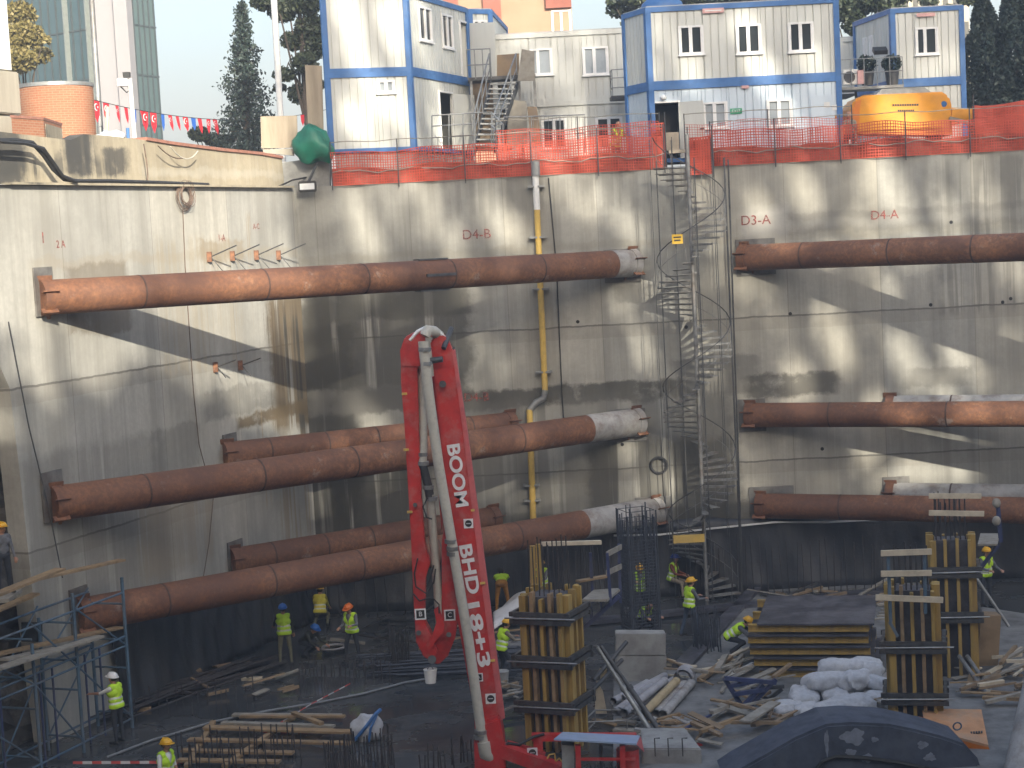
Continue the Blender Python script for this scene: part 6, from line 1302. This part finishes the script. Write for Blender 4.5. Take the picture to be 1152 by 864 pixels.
for (x, y, r, h, mt, lab) in ((565, 772, .2, .42, M_CONC, 'grey pail standing right of the boom'), (549, 805, .16, .4, M_BLACK, 'black pail behind the red boom near its foot'), (703, 690, .12, .2, M_WHITE, 'small white tub on the slab by the rebar cage'), (703 - 24, 765, .1, .3, M_TAN, 'small tan can beside the grey slabs')):
    q = G(x, y, 0); o = thing('pail', q, lab, 'bucket'); m = MB(); m.tube([q + Z_ * .02, q + Z_ * h], r * .85, 16, r2=r); m.build('body', mt, o, True); m = MB(); m.ring(q + Z_ * h, Z_, r, .015, 16); m.build('rim', mt, o)
bx_ = G(801, 654, 0); m = MB(); m.box(bx_ + Z_ * .25, (.35, .3, .4)); tag(m.build('white_box', M_WHITE, bevel=.02), 'small white box at the foot of the spiral stair', 'box')
m = MB(); m.ball(B(712, 584) - Y_ * .4, (.28, .2, .3), 14, 10, fn=lambda d: 1 + .2 * sin(6 * d.x + 5 * d.z)); tag(m.build('plastic_scrap', M_PLAST, smooth=True), 'crumpled clear plastic caught on the wall left of the spiral stair foot', 'plastic')
# wire mesh basket by the control stand
wb = thing('wire_basket', G(690, 818), 'low wire frame lying in front of the pipe pile', 'wire frame'); m = MB(); q = [G(656, 826, .1), G(706, 824, .1), G(722, 812, .1), G(670, 812, .1)]
for z in (0, .3): 
    for a, b in zip(q, q[1:] + q[:1]): m.tube([a + Z_ * z, b + Z_ * z], .02, 6)
for a in q: m.tube([a, a + Z_ * .3], .02, 6)
m.build('rods', M_STEEL, wb)
m = MB(); m.prism([G(669, 803, .05), G(683, 803, .05), G(680, 803, .05) + Z_ * .55, G(673, 803, .05) + Z_ * .85], (0, .1, 0)); tag(m.build('wooden_wedge', M_WOODP), 'pale wooden wedge piece standing between the first mould and the pipe pile', 'wood piece')
# ================================================================ PEOPLE
def person(label, loc, rotz, shirt, pants, helmet=None, vest=None, lean=0.0, legs=((0, .08, .04), (0, .08, .04)), arms=((.1, .18, .25), (.1, .18, .25)), head=(0, 0), boots=None, scale=1.0, sit=None, flip=False, grp=None):
    """one continuous body (voxel-joined), facing -Y before rotz. legs/arms per side: forward angle, outward angle, bend"""
    segs = []                                             # (p, q, r1, r2, material)
    cy = lambda a, o, s: V((s * sin(o), -sin(a) * cos(o), -cos(a) * cos(o)))
    pel = V((0, 0, .95)); L_ = Matrix.Rotation(lean, 3, 'X')
    up = lambda x, y, z: pel + L_ @ V((x, y, z))
    S = lambda p, q, a, b, mt: segs.append((V(p), V(q), a, b, mt))
    S(up(-.07, .01, -.01), up(.07, .01, -.01), .125, .125, 1); S(up(-.06, 0, .14), up(.06, 0, .14), .115, .115, 0); S(up(-.09, 0, .33), up(.09, 0, .33), .118, .118, 0); S(up(-.13, .015, .45), up(.13, .015, .45), .075, .075, 0)
    S(up(0, .0, .1), up(0, 0, .4), .12, .125, 0); S(up(0, .01, .45), up(0, -.01, .58), .06, .055, 2)
    hl = Matrix.Rotation(lean * .55 + head[0], 3, 'X') @ Matrix.Rotation(head[1], 3, 'Z'); hc = up(0, -.012, .60); hp = lambda x, y, z: hc + hl @ V((x, y, z))
    S(hp(0, -.03, .03), hp(0, .0, .12), .072, .095, 2); S(hp(0, -.02, .06), hp(0, .015, .11), .078, .098, 2); S(hp(0, -.1, .075), hp(0, -.118, .055), .013, .016, 2)
    for s in (-1, 1): S(hp(s * .088, .01, .09), hp(s * .095, .015, .06), .018, .014, 2)
    feet = []
    for s, (a, o, k) in zip((-1, 1), legs):
        h = pel + V((s * .095, 0, -.03)); kn = h + cy(a, o, s) * .43; an = kn + cy(a - k, o * .4, s) * .42; S(h, kn, .09, .062, 1); S(kn, an, .06, .043, 1)
        fd = V((s * .12, -1, 0)).normalized() if a - k > -.9 else V((0, -.3, -1)).normalized(); S(an + V((0, .02, -.04)), an + fd * .19 + V((0, 0, -.055)), .045, .036, 3); feet.append(an.z - .1)
    for s, (a, o, k) in zip((-1, 1), arms):
        sh = up(s * .185, .015, .44); el = sh + cy(a, o, s) * .29; wr = el + cy(a + k, o * .3 - (.25 if k > .7 else 0), s) * .25; S(sh, el, .058, .043, 0); S(el, wr, .042, .03, 0 if shirt is not M_WHITE else 2)
        d = (wr - el).normalized(); sd_ = d.cross(V((0, -1, 0)) if abs(d.y) < .85 else Z_).normalized(); pd = d.cross(sd_)
        pm_ = wr + d * .085; S(wr, pm_, .028, .032, 2); S(wr + d * .05 - sd_ * .018, pm_ + sd_ * .018, .026, .026, 2)
        for f in range(4):
            b = pm_ + sd_ * (f - 1.5) * .022; l = (.07, .08, .075, .058)[f]; mid = b + d * l * .55 + pd * .008; S(b, mid, .0125, .012, 2); S(mid, mid + (d * .8 + pd * .55).normalized() * l * .5, .012, .0105, 2)
        tb = wr + d * .03 - sd_ * .03; t1 = tb + (d * .7 - sd_ * .7).normalized() * .045; S(tb, t1, .014, .0125, 2); S(t1, t1 + (d * .95 - sd_ * .1 + pd * .2).normalized() * .035, .0125, .011, 2)
    low = min(feet) if sit is None else sit
    m = MB()
    for p, q, a, b, mt in segs:
        d = q - p; l = d.length; d = d.normalized() if l > 1e-5 else Z_
        pts = [p - d * a * .98, p - d * a * .7, p - d * a * .3, p, q, q + d * b * .3, q + d * b * .7, q + d * b * .98]; m.tube(pts, [a * .2, a * .71, a * .95, a, b, b * .95, b * .71, b * .2], 12)
    raw = m.build('raw', M_DARK); md = raw.modifiers.new('r', 'REMESH'); md.mode = 'VOXEL'; md.voxel_size = .0125; md.use_smooth_shade = True
    sm = raw.modifiers.new('s', 'SMOOTH'); sm.factor = .5; sm.iterations = 2
    me = bpy.data.meshes.new_from_object(raw.evaluated_get(bpy.context.evaluated_depsgraph_get())); bpy.data.objects.remove(raw)
    n = len(me.polygons); ctr = np.zeros(n * 3); me.polygons.foreach_get('center', ctr); ctr = ctr.reshape(-1, 3)
    best = np.full(n, 9.0); mi = np.zeros(n, int); si = np.zeros(n, int)
    for k, (p, q, a, b, mt) in enumerate(segs):
        p_, d_ = np.array(p), np.array(q - p); t = np.clip(((ctr - p_) @ d_) / max(1e-9, d_ @ d_), 0, 1); dist = np.linalg.norm(ctr - p_ - t[:, None] * d_, axis=1) - (a + (b - a) * t); w_ = dist < best; best[w_] = dist[w_]; mi[w_] = mt; si[w_] = k
    me.materials.clear()
    for mm in (shirt, pants, SKIN, boots or M_BLACK): me.materials.append(mm)
    me.polygons.foreach_set('material_index', mi); me.polygons.foreach_set('use_smooth', [True] * n)
    o = bpy.data.objects.new('person', me); COL.objects.link(o); tag(o, label, 'person', grp)
    def child(mb, name, mat, smooth=True):
        return mb.build(name, mat, None, smooth)
    kids = []
    if vest is not None:                                   # vest: the torso skin again, pushed out, with its band
        tor = np.isin(si, (0, 1, 2, 3, 4)); vn = np.zeros(len(me.vertices) * 3); me.vertices.foreach_get('normal', vn); vn = vn.reshape(-1, 3)
        loc_ = (ctr - np.array(pel)) @ np.array(L_); tor &= (loc_[:, 2] > -.06) & (loc_[:, 2] < .53) & ~((loc_[:, 1] < -.04) & (np.abs(loc_[:, 0]) < .012 + np.maximum(0, loc_[:, 2] - .3) * .42))
        ids = np.nonzero(tor)[0]; used = {}; vs, fs, ms = [], [], []
        for i in ids:
            pv = list(me.polygons[i].vertices); f = []
            for v in pv:
                if v not in used: used[v] = len(vs); vs.append(V(me.vertices[v].co) + V(vn[v]) * .022)
                f.append(used[v])
            fs.append(f); z = loc_[i, 2]; ms.append(1 if (.03 < z < .085 or .16 < z < .205) else 0)
        mb = MB(); mb.v = [tuple(v) for v in vs]; mb.f = [tuple(f) for f in fs]; mb.m = ms; kids.append(mb.build('safety_vest', [vest, REFL], None, True, solid=.012))
    if helmet is not None:
        mb = MB(); hh = Matrix.Rotation(-.12, 3, 'X'); n_ = 22; vs = []; ks = 8
        for i in range(ks + 1):
            t = i / ks * pi / 2
            for j in range(n_):
                a = 2 * pi * j / n_; q = V((.122 * cos(t) * cos(a), .148 * cos(t) * sin(a), .118 * sin(t))); vs.append(hp(*(hh @ q + V((0, .005, .115)))))
        mb.add(vs, [(i * n_ + j, i * n_ + (j + 1) % n_, (i + 1) * n_ + (j + 1) % n_, (i + 1) * n_ + j) for i in range(ks) for j in range(n_)])
        br = []
        for j in range(n_ + 1):
            a = 2 * pi * j / n_; f = .028 + .05 * max(0, -sin(a)) ** 2; br.append([hp(*(hh @ V((.122 * cos(a), .148 * sin(a), 0)) + V((0, .005, .115)))), hp(*(hh @ V(((.122 + f * .5) * cos(a), (.148 + f) * sin(a), -.008)) + V((0, .005, .115))))])
        mb.sheet(br); mb.bar(hp(0, .1, .215), hp(0, -.09, .222), .03, .018); kids.append(mb.build('hard_hat', helmet, None, True, solid=.006))
    mb = MB(); mb.ball(hp(0, .03, .10), (.1, .105, .105), 16, 10); kids.append(mb.build('hair', HAIR, None, True))
    mb = MB()
    for s in (-1, 1): mb.ball(hp(s * .035, -.088, .085), (.012, .01, .009), 8, 6)
    mb.bar(hp(-.03, -.097, .018), hp(.03, -.097, .018), .006); kids.append(mb.build('eyes_and_mouth', HAIR, None, True))
    for k_ in kids: k_.parent = o
    o.rotation_euler = (0, 0, rotz); o.scale = (scale,) * 3; o.location = V(loc) - Z_ * low * scale
    return o
HY = M('yellow hard hat', (.70, .38, .015), .35, .08, 3, bmp=0); HB = M('blue hard hat', (.03, .16, .55), .35, .08, 3, bmp=0); HO = M('orange hard hat', (.72, .16, .02), .35, .08, 3, bmp=0); HW = M('white hard hat', (.75, .75, .74), .35, .06, 3, bmp=0)
KHAKI = M('khaki trousers', (.15, .145, .095), .9, .3, 9, bmp=.4); JEANS = M('blue jeans', (.06, .085, .125), .9, .3, 9, bmp=.4); DKTR = M('dark trousers', (.03, .035, .045), .9, .3, 9, bmp=.4); OLIVE = M('dark shirt', (.035, .04, .035), .9, .3, 9, bmp=.4); GREYS = M('grey shirt', (.13, .135, .15), .9, .3, 9, bmp=.4)
WHTS = M_WHITE; RUSTS = M('rust red shirt', (.26, .075, .045), .9, .3, 9, bmp=.4); ORTR = M('orange work trousers', (.42, .19, .03), .9, .3, 9, bmp=.4); BEIGE = M('beige shirt', (.27, .225, .17), .9, .3, 9, bmp=.4)
face_away = pi
person('man in lime vest and khaki trousers with a blue helmet, seen from behind', G(322, 748), pi + .1, OLIVE, KHAKI, HB, HIVIS, .03, ((.02, .12, .05), (.05, .12, .08)), ((.15, .2, .35), (.7, .3, .4)), scale=1.02)
person('crouching man with a blue helmet half hidden beside the man in khaki trousers', G(343, 738), .9, OLIVE, DKTR, HB, None, .9, ((1.5, .2, 2.3), (1.2, .2, 2.3)), ((.6, .1, .5), (.6, .1, .5)), scale=.98)
person('man in lime vest with an orange helmet looking down, facing left', G(398, 745), -.5, GREYS, DKTR, HO, HIVIS, .12, ((.3, .12, .35), (-.05, .12, .1)), ((.35, .15, 1.1), (.6, .45, 1.0)), head=(.35, -.2))
person('man in dull yellow jacket bending under the lowest left pipe', G(361, 706), pi - .1, HIVISD, KHAKI, HY, HIVISY, .3, ((1.2, .2, 2.2), (1.0, .2, 2.1)), ((.5, .1, .5), (.5, .1, .5)), head=(.15, 0), scale=1.0)
person('man in white shirt and lime vest with a white helmet, reaching to the scaffold', G(134, 836), -pi / 2 - .5, WHTS, DKTR, HW, HIVIS, .08, ((.05, .1, .08), (-.05, .1, .05)), ((.2, .2, .3), (1.15, .25, .35)), scale=1.02)
person('man in lime vest with a yellow helmet cut off by the bottom edge', G(190, 920), 1.0, WHTS, DKTR, HY, HIVIS, .1, scale=1.0)
person('beige shirted man in lime vest bent over left of the first column mould', G(566, 766), pi / 2 + .5, BEIGE, DKTR, HY, HIVIS, .28, ((.5, .12, .9), (.25, .12, .6)), ((.75, .15, .7), (.85, .15, .6)), head=(.25, 0))
person('man in orange trousers and lime top seen bending away in front of the dark wall', G(566, 691), pi, HIVIS, ORTR, None, None, 1.25, ((.1, .16, .1), (.05, .16, .05)), ((1.2, .1, .2), (1.2, .1, .2)), scale=1.05)
person('man in lime vest working behind the bars of the first mould', G(613, 690), -.5, GREYS, DKTR, HY, HIVIS, .15, ((.1, .1, .1), (0, .1, .05)), ((.7, .15, .8), (.8, .15, .7)), scale=1.0)
person('man with a yellow helmet seen through the top of the dark rebar cage', G(722, 696), 0, GREYS, DKTR, HY, HIVIS, .15, ((.1, .1, .1), (.1, .1, .1)), ((.9, .1, .9), (.9, .1, .9)), head=(.3, 0), scale=1.0)
person('man in lime vest squatting low behind the rebar cage', G(724, 712), .4, GREYS, DKTR, None, HIVIS, .8, ((1.45, .2, 2.3), (1.2, .2, 2.2)), ((1.0, .1, .5), (1.0, .1, .5)), head=(.6, 0), scale=.95)
person('man in lime vest with a dark blue helmet sitting at the stair foot', G(757, 672), 1.1, RUSTS, BEIGE, M('dark blue hard hat', (.02, .05, .25), .4, .1, 3, bmp=0), HIVIS, .2, ((1.35, .15, 1.3), (1.3, .15, 1.2)), ((.5, .15, .9), (.4, .15, .9)), scale=1.0)
person('standing man in jeans and lime vest with a yellow helmet, turned to the right', G(777, 716), pi / 2 + .45, GREYS, JEANS, HY, HIVIS, .12, ((.35, .12, .3), (-.2, .12, .15)), ((.5, .2, 1.0), (.5, .2, 1.1)), scale=1.02)
person('crouching man in lime vest with a yellow helmet reaching down to the pale slab', G(821, 738), pi / 2 - .25, GREYS, DKTR, HY, HIVIS, .95, ((1.35, .15, 2.2), (1.1, .15, 2.1)), ((.75, .1, .15), (.9, .1, .1)), head=(.1, 0), scale=1.05)
person('man in lime vest behind the high platform at the right edge', G(1110, 682), .4, GREYS, DKTR, HY, HIVIS, .1, ((.1, .1, .1), (0, .1, .05)), ((.6, .2, .9), (.5, .3, .9)), scale=1.05)
q = P(6, 668, 43.2)
person('man with a yellow helmet peeking in at the left edge by the rock face', q, .8, GREYS, DKTR, HY, None, .1, scale=1.0)
m = MB(); m.box((q.x - .55, q.y, q.z - .06), (1.6, 1.2, .1)); tag(m.build('ledge_board', M_WOODG), 'board on the rock face carrying the man at the left edge', 'board')
person('man with lime vest leaning behind the orange net by the middle cabins', V((P(692, 150, 61.5).x, 61.5, 14.25)), .5, KHAKI, DKTR, None, HIVIS, .35, ((.1, .1, .1), (0, .1, .05)), ((.8, .2, .8), (.8, .3, .8)), scale=1.0)
person('man in pale shirt standing left of the orange yellow machine', V((P(956, 150, 60.6).x, 60.6, 14.1)), -.4, BEIGE, DKTR, None, None, .1, scale=1.0)

# ================================================================ UNSEEN BLOCKS AND TREES SHAPED BEHIND THE CAMERA TO SHADE THE PIT
for (x0, x1, top, lab) in ((-45, 8.8, 34.6, 'unseen long block added behind the camera on the left for shade, lower'), (8.9, 15.6, 38.4, 'unseen tall narrow block added behind the camera for shade'), (15.7, 62, 36.5, 'unseen long block added behind the camera on the right for shade')):
    ab = thing('apartment_block', ((x0 + x1) / 2, -22, 11), lab, 'apartment building')  # occluder added out of view, its height set so the shadow covers the pit
    m = MB(); m.box(((x0 + x1) / 2, -22.5, (top + 10) / 2), (x1 - x0, 14, top - 10)); m.build('wall', M_SALM, ab)
    for i in range(int((x1 - x0) / 3.4)):
        for j in range(7): m = MB(); m.box((x0 + 1.9 + i * 3.4, -15.46, 13.2 + j * 3.1), (1.5, .1, 1.5)); m.build('window', M_GLASS, ab)
    m = MB(); m.box(((x0 + x1) / 2, -22.5, top + .12), (x1 - x0 - .02, 14.4, .25)); m.build('roof', M_ROOF, ab)
sr = random.Random(21)
# openings cut in the crowns so sun patches land on the walls and cabins: centre on the lit surface, half length, half width
GAPS = []
for (x, y, ln, wd_) in [(405, 245, 1.7, .6), (480, 232, 1.5, .6), (505, 262, .9, .45), (560, 250, 1.2, .5), (440, 228, 1.4, .4), (585, 262, .8, .35), (690, 230, 1.1, .42), (715, 262, .8, .4), (735, 335, .9, .4), (722, 388, .9, .35), (700, 345, .7, .3), (765, 345, 1.3, .35), (790, 400, 1.2, .4),
                        (850, 235, .9, .55), (845, 320, .7, .5), (870, 290, .6, .35), (905, 215, 1.3, .5), (930, 285, .5, .4), (935, 375, 1.5, .65), (1000, 215, 1.6, .75), (1020, 405, 1.2, .6), (1065, 245, 1.3, .45), (1040, 280, .5, .4), (1075, 400, .9, .5), (1110, 225, 1.5, .5), (1140, 300, 1.0, .5), (1000, 330, .8, .35),
                        (900, 430, 1.0, .5), (985, 460, .6, .5), (1060, 440, .9, .45), (890, 465, .4, .4), (970, 500, .8, .35), (1080, 515, .9, .3), (1140, 390, .9, .45), (380, 420, 1.0, .5), (420, 480, .8, .4), (655, 470, .5, .3), (520, 310, .7, .4), (600, 300, .5, .3)]:
    q = B(x, y); GAPS.append((q.x - SUN.x / SUN.y * (YB + 12), q.z - SUN.z / SUN.y * (YB + 12), ln, wd_))
for (x, y, ln, wd_) in [(385, 40, 2.2, .45), (410, 110, 1.6, .5), (440, 60, 1.6, .3), (450, 140, 1.2, .4), (395, 150, .9, .4), (600, 60, .9, .4), (650, 100, .7, .3), (715, 60, 1.4, .35), (712, 110, .8, .3), (780, 80, .8, .35), (855, 75, 1.0, .45), (915, 70, .9, .3), (840, 30, .6, .4), (1050, 70, .8, .35), (1075, 40, .7, .35), (1000, 120, .7, .4), (500, 60, .9, .3), (750, 130, .6, .35), (880, 120, .5, .35), (560, 180, 1.0, .35), (640, 185, 1.2, .35), (900, 160, 1.1, .3)]:
    q = P(x, y, 61); GAPS.append((q.x - SUN.x / SUN.y * 73, q.z - SUN.z / SUN.y * 73, ln, wd_))
def ingap(p):
    k = (p.y + 12); px_, pz_ = p.x - k * SUN.x / SUN.y, p.z - k * SUN.z / SUN.y
    for gx, gz, ln, wd_ in GAPS:
        a, b = px_ - gx, pz_ - gz; u = (a * .37 - b * .93) / ln; v = (a * .93 + b * .37) / (wd_ * .8)
        if u * u + v * v < 1: return True
    return False
def shade_tree(x0, x1, z0, z1, dens, lab):
    """unseen tree shaped to dapple the pit with shade: slanting sprays of leaves, gaps cut between them"""
    o = thing('tall_tree', ((x0 + x1) / 2, -12, 10.8), lab, 'tree', 'tall trees behind the camera'); trunk(o, V(((x0 + x1) / 2, -12, 10.8)), 26, .4, [V((sr.uniform(x0, x1), -12 + sr.uniform(-1, 1), sr.uniform(z0, z1))) for _ in range(8)])
    m = MB(); n = int((x1 - x0) * (z1 - z0) * dens)
    for _ in range(n):
        c = V((sr.uniform(x0, x1), -12 + sr.uniform(-2.5, 2.5), sr.uniform(z0, z1))); d = V((sr.uniform(.35, .75), sr.uniform(-.2, .2), -1)).normalized(); ln = sr.uniform(1.3, 3.2); sd = d.cross(Y_).normalized(); wd_ = sr.uniform(.3, .6)
        for _ in range(int(ln * wd_ * 110)): p = c + d * sr.uniform(-ln, ln) + sd * sr.gauss(0, wd_) + Y_ * sr.gauss(0, .4); ingap(p) or leaves(m, [p], .27, .3, .6)
    m.build('crown', M_LEAFG, o)
shade_tree(13.9, 16.6, 48, 60, .55, 'unseen high bough added behind the camera to shade the left cabins')  # this bough and the two low crowns are added only to shape the shade
shade_tree(2.5, 9, 31, 33.3, .6, 'unseen low crown added behind the camera to soften the shadow edge of the left block')
shade_tree(8.6, 15.4, 34.5, 36.9, .6, 'unseen low crown added behind the camera to soften the shadow edge of the tall narrow block')
shade_tree(15.6, 20.5, 37, 60, .55, 'airy tall tree behind the camera, nearest the tall narrow block')
shade_tree(20.5, 27, 36, 61, .80, 'second tall tree behind the camera')
shade_tree(27, 34, 36, 61, .74, 'third tall tree behind the camera')
shade_tree(34, 42, 36, 61, .78, 'fourth tall tree behind the camera')
shade_tree(42, 50, 36, 61, .78, 'fifth tall tree behind the camera at the far right')
